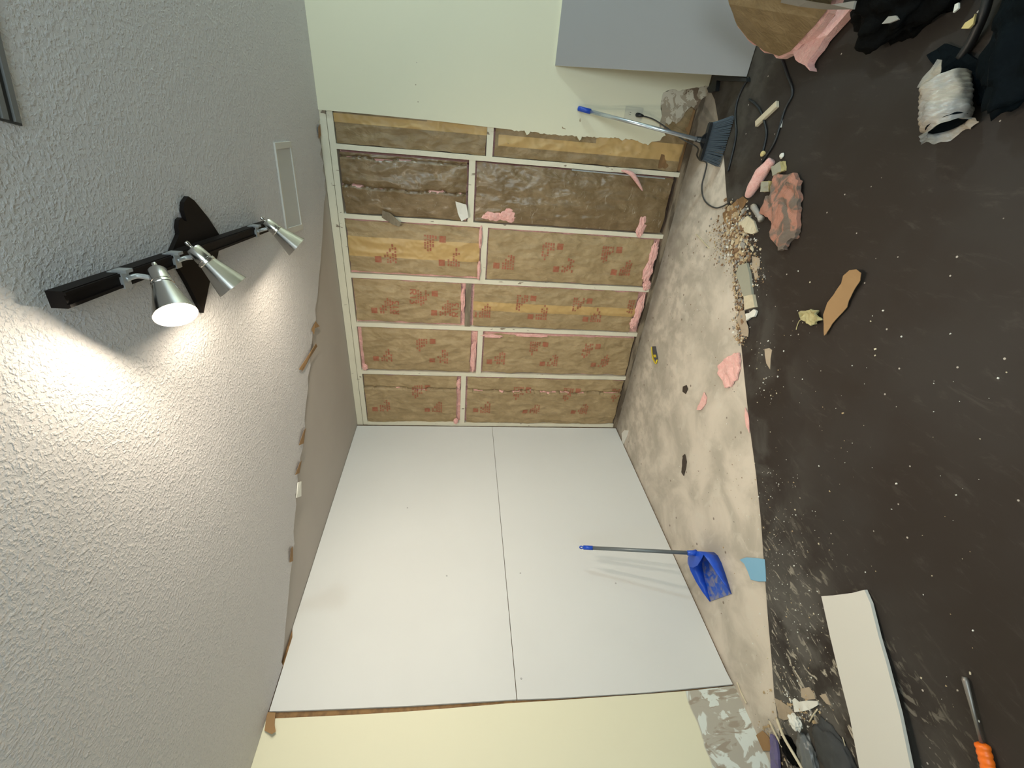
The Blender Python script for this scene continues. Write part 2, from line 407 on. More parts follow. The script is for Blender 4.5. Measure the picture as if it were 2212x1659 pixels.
bm = bmesh.new(); box(bm, (-.14, -.14, 0), (-.098, YF, H + .03)); struct(link('wall_back', bm, 'sheathing'))

# left-hand wall beyond the new sheets
sx = 2.262
g = [WA(*p, -.002) for p in ((592, 1552), (763, 1544), (880, 1537), (1006, 1527), (1100, 1519), (1200, 1513), (1300, 1506), (1400, 1499), (1490, 1492), (1588, 1481))]
poly = [Vector((g[0].x, -.002, H))] + g + [Vector((g[-1].x, -.002, 0)), Vector((XF, -.002, 0)), Vector((XF, -.002, H))]
bm = bmesh.new(); prism(bm, poly, (0, -.011, 0))
struct(link('wall_left', bm, ['paint_left']))
bm = bmesh.new(); box(bm, (-.1, -.06, 0), (XF, -.0135, H + .03)); struct(link('wall_left', bm, 'orange_wood'))
bm = bmesh.new(); box(bm, (XF, 0, 0), (XF + .1, 2.85, H)); box(bm, (XF, 4.35, 0), (XF + .1, YF, H)); box(bm, (XF, 2.85, 0), (XF + .1, 4.35, .7)); box(bm, (XF, 2.85, 2.2), (XF + .1, 4.35, H))
struct(link('wall_front', bm, 'paint'))
bm = bmesh.new(); box(bm, (0, YF, 0), (XF, YF + .1, H)); struct(link('wall_far', bm, 'paint'))
bm = bmesh.new()
for lo, hi in (((XF - .0, 2.85, .7), (XF + .06, 2.9, 2.2)), ((XF, 4.3, .7), (XF + .06, 4.35, 2.2)), ((XF, 2.9, .7), (XF + .06, 4.3, .75)), ((XF, 2.9, 2.15), (XF + .06, 4.3, 2.2)), ((XF + .01, 3.58, .75), (XF + .05, 3.62, 2.15))): box(bm, lo, hi)
struct(link('window_1', bm, 'white_frame'))

# ================================================================= NEW DRYWALL SHEETS ON THE LEFT WALL
def screws(parent, pts):
    for p in pts:
        c = WA(*p, 0.0004); bm = bmesh.new(); lathe(bm, [(-.001, .0), (0, .0045), (-.003, .0045)], frame_to(c, c + Vector((0, 1, 0))), 10); link('screw', bm, 'black_plastic', parent)
up_px = [(774, 919), (900, 921), (1063, 922)]
jt0 = WA(1065, 922); jt1 = WA(1117, 1512)
zj = 1.222
L = 2.267
bm = bmesh.new(); prism(bm, [(.012, 0, zj + .0015), WA(1115.8, 1511), WA(880, 1525), WA(690, 1533), Vector((WA(580, 1537).x, 0, H - .004)), (1.9, 0, H - .003), (1.85, 0, H + .012), (.012, 0, H + .012)], (0, -.0127, 0))
up = link('drywall_sheet', bm, 'drywall'); tag(up, 'large white drywall sheet on the left wall, the upper of the two', 'drywall', 'white drywall sheets on the left wall')
screws(up, ((880, 1097), (965, 1244)))
bm = bmesh.new(); prism(bm, [(.012, 0, zj - .0015), WA(1117.6, 1511), WA(1200, 1508), WA(1394, 1496), WA(1480, 1488), WA(1583, 1478), (2.2, 0, .012), (.012, 0, .012)], (0, -.0127, 0))
lo_ = link('drywall_sheet', bm, 'drywall'); tag(lo_, 'large white drywall sheet on the left wall, the lower one behind the blue dustpan', 'drywall', 'white drywall sheets on the left wall')
screws(lo_, ((1124, 1238), (1126, 1466), (1330, 1260)))

# ================================================================= STUD FRAME OF THE OPEN WALL
fr = empty('stud_frame', (-.045, 1.2, 0), 'cream painted stud frame holding the brown insulation in the opened wall', 'wall framing')
ST = [.565, 1.008, 1.410, 1.833, 2.262]          # stud centres
bm = bmesh.new(); box(bm, (-.089, -.0, H - .038), (.0, 2.6, H + .012)); box(bm, (-.089, 0, H - .079), (-.002, 2.6, H - .041)); link('top_plate', bm, 'stud', fr)
bm = bmesh.new(); box(bm, (-.089, 0, 0.001), (.004, 2.75, .038)); link('bottom_plate', bm, 'plate', fr)
def stud(y, w_=.038, x=0.0, mt='stud'):
    bm = bmesh.new()
    n = 24
    for k in range(n):
        z0 = .04 + (H - .12) * k / n; z1 = .04 + (H - .12) * (k + 1) / n
        if k == 0: va = None
    # slightly uneven long board
    ring = []
    for k in range(n + 1):
        z0 = .038 + (H - .117) * k / n; j = noise.noise(Vector((y * 9, z0 * 3, 0))) * .0025
        ring.append([bm.verts.new(Vector(q)) for q in ((-.089, y - w_ / 2 + j, z0), (x, y - w_ / 2 + j, z0), (x, y + w_ / 2 + j, z0), (-.089, y + w_ / 2 + j, z0))])
    for a_, b_ in zip(ring, ring[1:]):
        for k in range(4): bm.faces.new((a_[k], a_[(k + 1) % 4], b_[(k + 1) % 4], b_[k]))
    bm.faces.new(ring[0]); bm.faces.new(ring[-1])
    link('stud', bm, mt, fr)
stud(.016, .034)
for i, y in enumerate(ST): stud(y, .034 if i < 3 else .030)
stud(2.70)
BAYS = [(.034, ST[0] - .017), (ST[0] + .017, ST[1] - .017), (ST[1] + .017, ST[2] - .017), (ST[2] + .017, ST[3] - .015), (ST[3] + .015, ST[4] - .015), (ST[4] + .015, 2.68)]
BZ = [WB(1000, 860).z, WB(1036, 755).z, WB(1011, 655).z, WB(1045, 550).z, WB(1018, 420).z, WB(1058, 312).z]
for i, (y0, y1) in enumerate(BAYS):
    bm = bmesh.new(); box(bm, (-.089, y0 - .002, BZ[i] - .021), (-.002, y1 + .002, BZ[i] + .021))
    link('blocking', bm, 'block' if i == 2 else 'stud', fr)
bm = bmesh.new(); box(bm, (-.088, 2.285, .04), (-.012, 2.675, .20)); link('nailer', bm, 'orange_wood', fr)

# ================================================================= INSULATION BATTS
FONT = {'R': [((0, 0), (0, 1)), ((0, 1), (.6, 1)), ((.6, 1), (.6, .5)), ((0, .5), (.6, .5)), ((.25, .5), (.65, 0))],
        '1': [((.3, 0), (.3, 1)), ((.3, 1), (.1, .8))],
        '3': [((0, 1), (.6, 1)), ((.6, 1), (.25, .58)), ((.25, .58), (.6, .45)), ((.6, .45), (.6, 0)), ((.6, 0), (0, 0))]}
def batt(bay, z0, z1, seed, label, paper='kraft', tape=(), crease=(), edge=(.012, .012, .012, .012), pink_show=0.0, bulge=.016, prints=True, sag=0.0, tufts=(), wr=1.6, word=False, poff=0.0, xoff=0.0):
    y0, y1 = BAYS[bay]; W_ = y1 - y0; HH = z1 - z0; sd = Vector((seed * 7.3, seed * 1.9, seed * 4.1))
    e = empty('insulation_batt', (-.04, (y0 + y1) / 2, z0), label, 'insulation', 'insulation batts between the studs of the open wall')
    def h(y, z):
        u = (y - y0) / W_; v = (z - z0) / HH
        p = Vector((0, y, z))
        r = -.018 + xoff + bulge * (max(0, math.sin(PI * min(max(u, 0), 1))) ** .6) * (max(0, math.sin(PI * min(max(v, 0), 1))) ** .35)
        r += wr * (.006 * noise.noise(p * 5 + sd) + .0055 * (1 - 2 * abs(noise.noise(Vector((0, y * 13, z * 6)) + sd))) + .0025 * (1 - 2 * abs(noise.noise(Vector((0, y * 30, z * 21)) + sd))))
        for cu, ca, ph in crease:
            cl = cu + .06 * noise.noise(Vector((z * 5, ph, 0))) + .018 * noise.noise(Vector((z * 24, ph, 3)))
            d = (u - cl)
            if d < 0: r += ca * math.exp(d * 9)
            else: r -= ca * .4 * math.exp(-d * 20) + (.020 if d < .024 else 0)
        return r
    # fibreglass body
    bm = bmesh.new(); nu, nv = 22, max(12, int(HH / .025))
    G = []
    for i in range(nu + 1):
        row = []
        for j in range(nv + 1):
            y = y0 + W_ * i / nu; z_ = z0 + HH * j / nv
            fz = noise.noise(Vector((3, y * 60, z_ * 60)) + sd) * .005
            ed = min(i, nu - i, j, nv - j)
            row.append(bm.verts.new((h(y, z_) - .018 - (.0 if ed > 1 else (.045 if 'dirty' in paper or 'dark' in paper else .006)) + fz, y, z_)))
        G.append(row)
    for i in range(nu):
        for j in range(nv): bm.faces.new((G[i][j], G[i + 1][j], G[i + 1][j + 1], G[i][j + 1]))
    be = [x for x in bm.edges if x.is_boundary]
    r = bmesh.ops.extrude_edge_only(bm, edges=be)
    for g_ in r['geom']:
        if isinstance(g_, bmesh.types.BMVert): g_.co.x = -.088
    fb = link('fiberglass', bm, 'pink', e)
    for k, (ty, tz, ry, rz) in enumerate(tufts):
        bm = bmesh.new(); bm.from_mesh(fb.data)
        b2 = bmesh.new(); bmesh.ops.create_icosphere(b2, subdivisions=3, radius=1)
        for v in b2.verts:
            n = noise.noise(v.co * 2.5 + sd * (k + 1)) + .6 * noise.noise(v.co * 6 + sd)
            c = v.co * (1 + .45 * n); v.co = Vector((c.x * .018 + .004, c.y * ry + ty, c.z * rz + tz))
        tmp = bpy.data.meshes.new('tmp'); b2.to_mesh(tmp); b2.free(); bm.from_mesh(tmp); bm.to_mesh(fb.data); bm.free(); bpy.data.meshes.remove(tmp)
    # kraft facing with its print
    bm = bmesh.new()
    ey0, ey1, ez0, ez1 = edge
    rnd = random.Random(seed)
    nu, nv = 56, max(30, int(HH / .011)); G = []
    for i in range(nu + 1):
        row = []
        for j in range(nv + 1):
            u = i / nu; v = j / nv
            ya = y0 + ey0 + .007 * noise.noise(Vector((v * HH * 9, seed, 1))); yb = y1 - ey1 + .007 * noise.noise(Vector((v * HH * 9, seed, 2)))
            za = z0 + ez0 + .007 * noise.noise(Vector((u * W_ * 12, seed, 3))); zb = z1 - ez1 + .007 * noise.noise(Vector((u * W_ * 12, seed, 4)))
            y = ya + (yb - ya) * u; z_ = za + (zb - za) * v
            row.append(bm.verts.new((h(y, z_), y, z_)))
        G.append(row)
    for i in range(nu):
        for j in range(nv): bm.faces.new((G[i][j], G[i + 1][j], G[i + 1][j + 1], G[i][j + 1]))
    def quad(ya, yb, za, zb, mi, off=.0012):
        na = max(1, int(abs(yb - ya) / .008)); nb = max(1, int(abs(zb - za) / .008)); g2 = []
        for i in range(na + 1):
            g2.append([bm.verts.new((h(ya + (yb - ya) * i / na, za + (zb - za) * j / nb) + off, ya + (yb - ya) * i / na, za + (zb - za) * j / nb)) for j in range(nb + 1)])
        for i in range(na):
            for j in range(nb):
                f = bm.faces.new((g2[i][j], g2[i + 1][j], g2[i + 1][j + 1], g2[i][j + 1])); f.material_index = mi
    def clampq(ya, yb, za, zb, mi, off=.0030):
        ya, yb = sorted((ya, yb)); za, zb = sorted((za, zb))
        ya = max(ya, y0 + ey0 + .01); yb = min(yb, y1 - ey1 - .01); za = max(za, z0 + ez0 + .012); zb = min(zb, z1 - ez1 - .012)
        if yb - ya > .003 and zb - za > .003: quad(ya, yb, za, zb, mi, off)
    for (ua, ub, va, vb) in tape:
        quad(y0 + W_ * ua, y0 + W_ * ub, z0 + HH * va + .0, z0 + HH * vb, 2, .0010)
    if prints:
        def stroke(p, q, wd):
            n = max(2, int((Vector(q) - Vector(p)).length / .006)); d = (Vector(q) - Vector(p)).normalized(); s_ = Vector((-d.y, d.x)) * wd / 2
            L_ = []
            for k in range(n + 1):
                c = Vector(p).lerp(Vector(q), k / n)
                if not (y0 + .012 < c.x < y1 - .012 and z0 + .012 < c.y < z1 - .012): L_.append(None); continue
                L_.append([bm.verts.new((h(*(c + s_)) + .0038, *(c + s_))), bm.verts.new((h(*(c - s_)) + .0038, *(c - s_)))])
            for k in range(n):
                if L_[k] and L_[k + 1]:
                    f = bm.faces.new((L_[k][0], L_[k][1], L_[k + 1][1], L_[k + 1][0])); f.material_index = 1
        def block(cy, cz, s_, word):
            # s_=+1 reads upright, -1 upside down; square, fine lines, bold rating
            clampq(cy, cy + s_ * .046, cz, cz + s_ * .046, 1)
            k = 0
            for c_ in range(5):
                zc_ = cz - s_ * (.02 + .019 * c_)
                ln = (.05, .07, .10, .12, .10)[c_]
                yy = 0
                while yy < ln:
                    wl = rnd.uniform(.010, .028)
                    if rnd.random() < .18: yy += wl; continue
                    clampq(cy + s_ * yy, cy + s_ * (yy + wl), zc_, zc_ - s_ * .013, 1)
                    yy += wl + .006
            if word:
                zb_ = cz - s_ * .165; yy = cy
                for ch in 'R13':
                    for p_, q_ in FONT[ch]:
                        stroke((yy + s_ * p_[0] * .05, zb_ + s_ * p_[1] * .046), (yy + s_ * q_[0] * .05, zb_ + s_ * q_[1] * .046), .010)
                    yy += s_ * (.045 if ch != '1' else .034)
        zc = z1 - .07 - poff; k = seed
        while zc > z0 - .05:
            block(y0 + W_ * .24, zc, 1, word)
            block(y0 + W_ * .80, zc - .42, -1, word)
            zc -= .46
    pp = link('kraft_facing', bm, [paper, 'print_red', 'tape_tan'], e, smooth=True)
    return e
ZB, ZT = .040, H - .081
def lo(i): return ZB, BZ[i] - .022
def hi(i): return BZ[i] + .022, ZT
P = 'brown kraft insulation batt '
batt(0, *hi(0), 1, P + 'with a thin tear, top of the bay beside the room corner', crease=((.72, .014, 1),), edge=(.0, .008, .035, .006), tufts=((.06, BZ[0] + .06, .03, .02), (.47, BZ[0] + .04, .05, .016)), poff=.03)
batt(0, *lo(0), 2, P + 'with a long ragged tear, bottom bay beside the room corner', crease=((.70, .018, 2),), edge=(.004, .010, .006, .014), poff=.05)
batt(1, *hi(1), 3, P + 'with rounded corners, top of the second bay', edge=(.014, .006, .055, .030), bulge=.022, poff=.08, tufts=((.62, ZT - .03, .03, .02), (.75, BZ[1] + .05, .14, .022)))
batt(1, *lo(1), 4, P + 'bottom of the second bay from the room corner', edge=(.016, .022, .01, .012), poff=.02, tufts=((.95, BZ[1] - .10, .012, .08), (.97, .95, .012, .14)))
batt(2, *hi(2), 5, P + 'stamped R13, top of the third bay from the corner', edge=(.020, .008, .035, .008), poff=.10, word=True, tufts=((1.25, BZ[2] + .04, .10, .016),))
batt(2, *lo(2), 6, P + 'with tan tape, bottom of the third bay', tape=((.40, .60, .02, .985),), edge=(.010, .008, .075, .022), prints=True, poff=-.02, tufts=((1.25, .08, .12, .03), (1.12, .10, .05, .03)))
batt(3, *hi(3), 7, P + 'with broad tan stripe, top bay next to the R13 batt', tape=((.34, .70, .01, .995),), edge=(.018, .010, .02, .004), poff=.16, tufts=((1.75, BZ[3] + .03, .08, .012), (1.5, BZ[3] + .03, .07, .012)))
batt(3, *lo(3), 8, P + 'clean, below the broad-striped batt', edge=(.010, .010, .060, .008), poff=.03, bulge=.022, tufts=((1.7, .08, .09, .03), (1.56, .09, .09, .035), (1.45, .07, .04, .03)))
batt(4, *hi(4), 9, P + 'dirty and split open, upper batt of the darkest bay', paper='kraft_dirty', crease=((.45, .026, 4), (.9, .012, 3)), edge=(.008, .014, .012, .012), bulge=.035, wr=1.5, prints=False, tufts=((1.9, BZ[4] + .04, .04, .015),))
batt(4, *lo(4), 10, P + 'long, scuffed, with pink tufts, lower in darkest bay', paper='kraft_dirty', edge=(.012, .010, .03, .010), bulge=.035, wr=1.4, poff=.2, prints=False, tufts=((1.92, BZ[4] - .27, .05, .07), (1.90, BZ[4] - .16, .03, .07), (1.90, .23, .08, .03)))
batt(5, *hi(5), 11, P + 'taped in tan, uppermost beside the painted wall edge', paper='kraft_dark', tape=((.30, .42, .0, .999), (.41, .50, .0, .40)), edge=(.004, .004, .004, .004), prints=False, bulge=.008)
batt(5, *lo(5), 12, P + 'taped in tan, behind the broom beside the painted wall edge', paper='kraft_dark', tape=((.17, .33, .02, .975), (.32, .43, .02, .48)), edge=(.004, .004, .02, .012), prints=False, bulge=.012)

# loose things caught in the frame
pts = smooth_path([WB(1342, 368, .012), WB(1362, 374, .03), WB(1374, 388, .03), WB(1388, 412, .025)], 4)
bm = bmesh.new(); tube(bm, pts, [.004 + .012 * math.sin(PI * k / (len(pts) - 1)) for k in range(len(pts))], 8)
tag(link('fiberglass_tuft', bm, 'pink', smooth=True), 'small salmon tuft of fiberglass hanging off a stud edge above the dirty batt', 'insulation scrap')
sheet('torn_paper', [WB(828, 455, .02), WB(843, 460, .035), WB(868, 482, .045), WB(864, 490, .045), WB(850, 485, .03), WB(826, 470, .02)], .003, 'block', crumple=.004, cuts=2)
tag(bpy.data.objects['torn_paper'], 'small dark splinter of wood sticking out below the split batt', 'wood splinter')
sheet('torn_paper', [WB(985, 435, .025), WB(1008, 442, .03), WB(1012, 470, .03), WB(998, 478, .03), WB(990, 460, .02)], .002, 'gypsum_white', crumple=.004, cuts=2)
tag(bpy.data.objects['torn_paper.001'], 'white flap of torn paper at the corner of the split dirty batt', 'paper scrap')
bm = bmesh.new(); a = WB(1235, 367, .012); b = WB(1436, 386, .012)
tube(bm, [a, b], .0045, 8)  # bright edge of the stud, built as a separate thin rod
tag(link('stud_edge', bm, 'aluminium'), 'thin white edge of a stud, built as a rod beside the scuffed batt', 'rod')

# ================================================================= TRACK LIGHT
tl_c = CE(430, 548, 2.41)
tl = empty('track_light', CE(430, 548, 2.44), 'black ceiling track light with three brushed metal spotlights switched on', 'track light')
a = CE(128, 648, 2.405); b = CE(578, 488, 2.405); d = (b - a).normalized(); s_ = Vector((-d.y, d.x, 0))
mt = Matrix(((d.x, s_.x, 0, a.x), (d.y, s_.y, 0, a.y), (0, 0, 1, a.z), (0, 0, 0, 1)))
bm = bmesh.new(); LB_ = (b - a).length
box(bm, (0, -.019, -.012), (LB_, .019, .022), 0, mt); box(bm, (0, -.017, -.017), (LB_, -.010, -.012), 0, mt); box(bm, (0, .010, -.017), (LB_, .017, -.012), 0, mt)
link('track_bar', bm, 'track_black', tl)
can = [(407, 424), (420, 433), (450, 470), (478, 513), (471, 551), (462, 580), (453, 612), (440, 676), (428, 655), (405, 610), (385, 575), (370, 556), (371, 545), (384, 515), (388, 505), (385, 490), (387, 475), (392, 470), (400, 478), (404, 478), (397, 455), (398, 437)]
bm = bmesh.new(); prism(bm, [CE(*p, 2.426) for p in can], (0, 0, .013)); link('canopy', bm, 'track_black', tl)
HEADS = [((338, 582), 2.34, (380, 680), 2.268, (258, 612)), ((425, 545), 2.34, (504, 620), 2.262, (371, 570)), ((588, 490), 2.34, (641, 534), 2.258, (546, 502))]
for hb, zb, hm, zm, cl in HEADS:
    A_ = CE(*hb, zb); B_ = CE(*hm, zm); ax = (B_ - A_).normalized(); LL = .145
    A_ = B_ - ax * LL; fm = frame_to(A_, B_)
    bm = bmesh.new()
    lathe(bm, [(-.022, 0), (-.022, .005), (-.015, .0065), (-.010, .0045), (-.004, .0045), (-.002, .008), (.0, .018), (.004, .021), (.040, .0235), (.041, .0222), (.044, .0222), (.045, .0255), (.052, .0262), (.054, .025), (.058, .026), (LL, .049), (LL + .0006, .0482), (LL - .004, .0465), (LL - .05, .031), (LL - .05, 0)], fm, 40)
    hd = link('lamp_head', bm, 'steel', tl, smooth=True)
    em = hd.modifiers.new('es', 'EDGE_SPLIT'); em.split_angle = math.radians(35)
    bm = bmesh.new(); lathe(bm, [(LL - .034, .034), (LL - .026, .037), (LL - .018, .034), (LL - .0155, .020), (LL - .015, 0)], fm, 32)
    bl = link('bulb', bm, 'bulb', hd, smooth=True)
    # clip on the bar and swivel arm
    c = CE(*cl, 2.405); tpos = (c - a).dot(d)
    bm = bmesh.new(); box(bm, (tpos - .013, -.021, -.020), (tpos + .013, .021, .012), 0, mt); box(bm, (tpos - .013, -.026, -.032), (tpos + .013, -.018, .0), 0, mt)
    link('clip', bm, 'clip', tl)
    p0 = mt @ Vector((tpos + .022, -.004, -.030)); p1 = A_ + ax * .03
    bm = bmesh.new(); tube(bm, smooth_path([mt @ Vector((tpos, 0, -.018)), p0, p0.lerp(p1, .5), p1 - (p1 - p0).normalized() * .021], 5), .0065, 12)
    link('swivel_arm', bm, 'clip', hd, smooth=True)
    lp = B_ - ax * .0032
    light('spot_beam', 'SPOT', lp, SPOT_POWER, WARM, Vector((-.05, -.66, -.75)), spot_size=math.radians(165), spot_blend=1.0, shadow_soft_size=.012)
    light('spot_spill', 'POINT', lp, SPILL_POWER, (1.0, .86, .66), shadow_soft_size=.012)

# ceiling access cover and register
v = [CE(*p) for p in ((590, 308), (625, 305), (652, 495), (618, 506))]
e = empty('ceiling_vent', (v[0] + v[2]) / 2, 'white painted rectangular cover with raised rim on the textured ceiling', 'ceiling cover')
cen = (v[0] + v[1] + v[2] + v[3]) / 4
bm = bmesh.new()
for i in range(4):
    p, q = v[i], v[(i + 1) % 4]; pi_, qi = p.lerp(cen, .13), q.lerp(cen, .13)
    prism(bm, [p, q, qi, pi_], (0, 0, -.008))
link('rim', bm, 'white_board', e)
bm = bmesh.new(); prism(bm, [p.lerp(cen, .13) for p in v], (0, 0, -.0025)); link('panel', bm, 'vent_white', e)
c0 = CE(44, 272, H); dx_ = (CE(0, 92, H) - CE(44, 272, H)).normalized(); dy_ = Vector((dx_.y, -dx_.x, 0))
if dy_.x < 0: dy_ = -dy_
e = empty('ceiling_vent', c0, 'grey slatted air register at the edge of the textured ceiling', 'air register')
bm = bmesh.new(); LV = .36
mv = Matrix(((dx_.x, dy_.x, 0, c0.x), (dx_.y, dy_.y, 0, c0.y), (0, 0, 1, H), (0, 0, 0, 1)))
box(bm, (0, 0, -.004), (LV, .16, 0), 0, mv); link('backing', bm, 'vent_dark', e)
for k in range(6):
    bm = bmesh.new(); box(bm, (.004, .006 + k * .026, -.009), (LV, .018 + k * .026, -.004), 0, mv); link('slat', bm, 'vent_metal', e)
# torn bits hanging at the ceiling edge
TS = [((672, 712), (690, 705), (681, 694), (678, 722)), ((645, 798), (651, 800), (685, 748), (682, 742)), ((651, 803), (656, 797), (674, 762), (672, 758)), ((645, 962), (655, 958), (660, 925), (656, 930)), ((637, 1026), (646, 1022), (651, 995), (647, 1000)), ((625, 1215), (632, 1212), (632, 1180), (628, 1185)), ((688, 300), (693, 292), (691, 268), (687, 275))]
TL = ['wide brown torn paper tab highest along the smooth drywall edge', 'long brown paper splinter hanging from the torn ceiling edge', 'shorter brown paper splinter lying beside the long one', 'brown paper tab curling from the middle of the torn ceiling edge', 'brown paper tab just above the pale plaster flake', 'narrow brown tab at the far left stretch of the torn ceiling edge', 'small brown tab near the painted wall on the torn ceiling edge']
for k, (q, lb) in enumerate(zip(TS, TL)):
    zs = [H - .003, H - .006, H - .001, H - .012]
    sheet('torn_paper', [CE(p[0], p[1], zs[i]) for i, p in enumerate(q)], .0012, 'cardboard', crumple=.0, cuts=1, seed=k, base=-.002)
    tag(bpy.context.scene.collection.objects[-1], lb, 'torn paper', 'torn paper tabs along the ceiling edge')
o = sheet('plaster_flake', [CE(640, 1075, H - .002), CE(650, 1072, H - .006), CE(650, 1040, H - .01), CE(643, 1042, H - .004)], .004, 'gypsum', cuts=1, base=-.003)
tag(o, 'cream plaster flake hanging at the torn ceiling edge', 'plaster flake')
# curled strip and gap at the top left of the new sheet
o = sheet('torn_paper', [WA(578, 1538, .004), WA(595, 1539, .004), WA(594, 1566, .010), WA(596, 1580, .02), WA(588, 1586, .022), WA(572, 1578, .008)], .0015, 'cardboard', cuts=2, crumple=.002)
tag(o, 'brown curled paper strip hanging at the top end of the upper drywall sheet', 'torn paper')
struct_gap = None

# hall ceiling fixture (off frame)
e = empty('ceiling_lamp', (.75, 5.0, H), 'round flush ceiling lamp farther along the right wall', 'ceiling lamp')
bm = bmesh.new(); lathe(bm, [(0, 0), (0, .14), (-.03, .14), (-.03, .13), (-.01, 0)], Matrix.Translation((.75, 5.0, H)), 32); link('base', bm, 'white_frame', e, smooth=False)
bm = bmesh.new(); lathe(bm, [(-.03, .03), (-.07, .028), (-.10, .02), (-.11, 0)], Matrix.Translation((.75, 5.0, H)), 24); link('bulb', bm, 'fixture_glass', e, smooth=True)

# ================================================================= OUTLET, CORDS
oc = WB(1368, 246, TB)
e = empty('wall_outlet', oc, 'ivory electrical outlet low on the painted right wall with a black plug', 'outlet')
bm = bmesh.new(); box(bm, (TB, oc.y - .038, oc.z - .060), (TB + .005, oc.y + .038, oc.z + .060)); bmesh.ops.bevel(bm, geom=bm.edges[:], offset=.002, segments=2, affect='EDGES'); link('cover_plate', bm, 'outlet_ivory', e)
for s1 in (-.022, .022):
    bm = bmesh.new(); lathe(bm, [(.005, 0), (.0065, .016), (.004, .0165)], frame_to(Vector((TB, oc.y, oc.z + s1)), Vector((TB + 1, oc.y, oc.z + s1))), 16); rc = link('socket', bm, 'outlet_ivory', e)
    if s1 > 0:
        bm = bmesh.new()
        for dy2 in (-.006, .006): box(bm, (TB + .0055, oc.y + dy2 - .001, oc.z + s1 - .004), (TB + .0068, oc.y + dy2 + .001, oc.z + s1 + .005))
        link('slot', bm, 'black_plastic', rc)
e = empty('power_cord', F(1560, 440), 'black power cord from the wall outlet looping past the broom over the concrete', 'cord')
p0 = Vector((TB + .008, oc.y - .003, oc.z - .024))
bm = bmesh.new(); tube(bm, [p0, p0 + Vector((.018, 0, -.004)), p0 + Vector((.026, -.001, -.014)), p0 + Vector((.027, -.003, -.034))], [.013, .013, .011, .006], 12); link('plug', bm, 'black_plastic', e, smooth=True)
pts = [p0 + Vector((.027, -.003, -.03)), WB(1412, 258, .03), WB(1440, 276, .035), WB(1462, 292, .06), WB(1480, 304, .10), WB(1500, 314, .14), F(1508, 322, .02), F(1505, 335, .008), F(1512, 346, .008), F(1526, 352, .006), F(1522, 375, .006), F(1516, 400, .006), F(1518, 424, .006), F(1528, 440, .006), F(1545, 449, .006), F(1560, 446, .006), F(1574, 438, .010)]
bm = bmesh.new(); tube(bm, smooth_path(pts, 8), .0042, 8); link('cable', bm, 'cord_grey', e, smooth=True)
for lb, pp in (('black cable lying from the leaning board down behind the broom bristles', [(1618, 168), (1604, 190), (1592, 220), (1588, 250), (1590, 290), (1580, 340), (1572, 370)]),
               ('thin black cable curving round the pale wood stick', [(1690, 130), (1700, 160), (1712, 200), (1694, 240), (1676, 300), (1660, 330), (1646, 350)]),
               ('dark cable end beside the yellow foam crumb', [(1618, 215), (1640, 235), (1655, 280), (1652, 310), (1645, 335)])):
    bm = bmesh.new(); tube(bm, smooth_path([F(*p, FZ + .007) for p in pp], 8), .006, 8)
    tag(link('floor_cable', bm, 'black_plastic', smooth=True), lb, 'cable', 'black cables on the dark floor near the leaning board')
# black bracket at the foot of the wall
bm = bmesh.new()
q = [F(1541, 163, .03), F(1612, 168, .03), F(1612, 176, .03), F(1548, 174, .03), F(1545, 196, .03), F(1530, 200, .03), F(1527, 190, .03), F(1536, 182, .03)]
for k_ in q: k_.x = max(k_.x, .03)
prism(bm, q, (0, 0, -.025)); tag(link('metal_bracket', bm, 'black_plastic'), 'black angled metal bracket on the floor at the corner of the leaning board', 'bracket')

# ================================================================= BROOM
e = empty('broom', (.42, 2.5, 0), 'grey-bristled broom with silver handle and blue grip leaning on the right wall', 'broom')
hb_ = Vector((.425, 2.502, .158)); ht = WB(1249, 234, .024)
gd = (hb_ - ht).normalized()
bm = bmesh.new(); tube(bm, [ht + gd * .08, hb_], .0115, 20); link('handle', bm, 'aluminium', e, smooth=True)
bm = bmesh.new(); tube(bm, [ht, ht + gd * .003, ht + gd * .085], [.011, .0145, .0145], 20); link('grip', bm, 'grip_blue', e, smooth=True)
bl0 = Vector((.415, 2.398, .118)); bl1 = Vector((.415, 2.598, .122))
bm = bmesh.new(); mm = frame_to(bl0, bl1)
box(bm, (bl0.x - .020, bl0.y, .112), (bl0.x + .020, bl1.y, .132)); bmesh.ops.bevel(bm, geom=bm.edges[:], offset=.006, segments=2, affect='EDGES')
prism(bm, [(.418, 2.455, .13), (.418, 2.545, .13), (.424, 2.52, .155), (.424, 2.485, .155)], (-.012, 0, 0))
tube(bm, [Vector((.41, 2.501, .13)), hb_ + (ht - hb_).normalized() * .03], [.019, .0145], 16)
link('broom_head', bm, 'black_plastic', e)
bm = bmesh.new(); rb = random.Random(3)
for i in range(30):
    for j in range(3):
        u = i / 29; y_t = 2.405 + u * .186; y_b = 2.375 + u * .262
        x_t = .403 + j * .012; x_b = .412 + j * .020
        jy = rb.uniform(-.003, .003)
        tube(bm, [Vector((x_t, y_t, .114)), Vector((x_t * .5 + x_b * .5, (y_t + y_b) / 2 + jy, .058)), Vector((x_b, y_b + jy, .003 + rb.uniform(0, .004) + FZ))], [.0036, .0040, .0034], 5)
link('bristles', bm, 'bristle_grey', e)['kind'] = 'stuff'

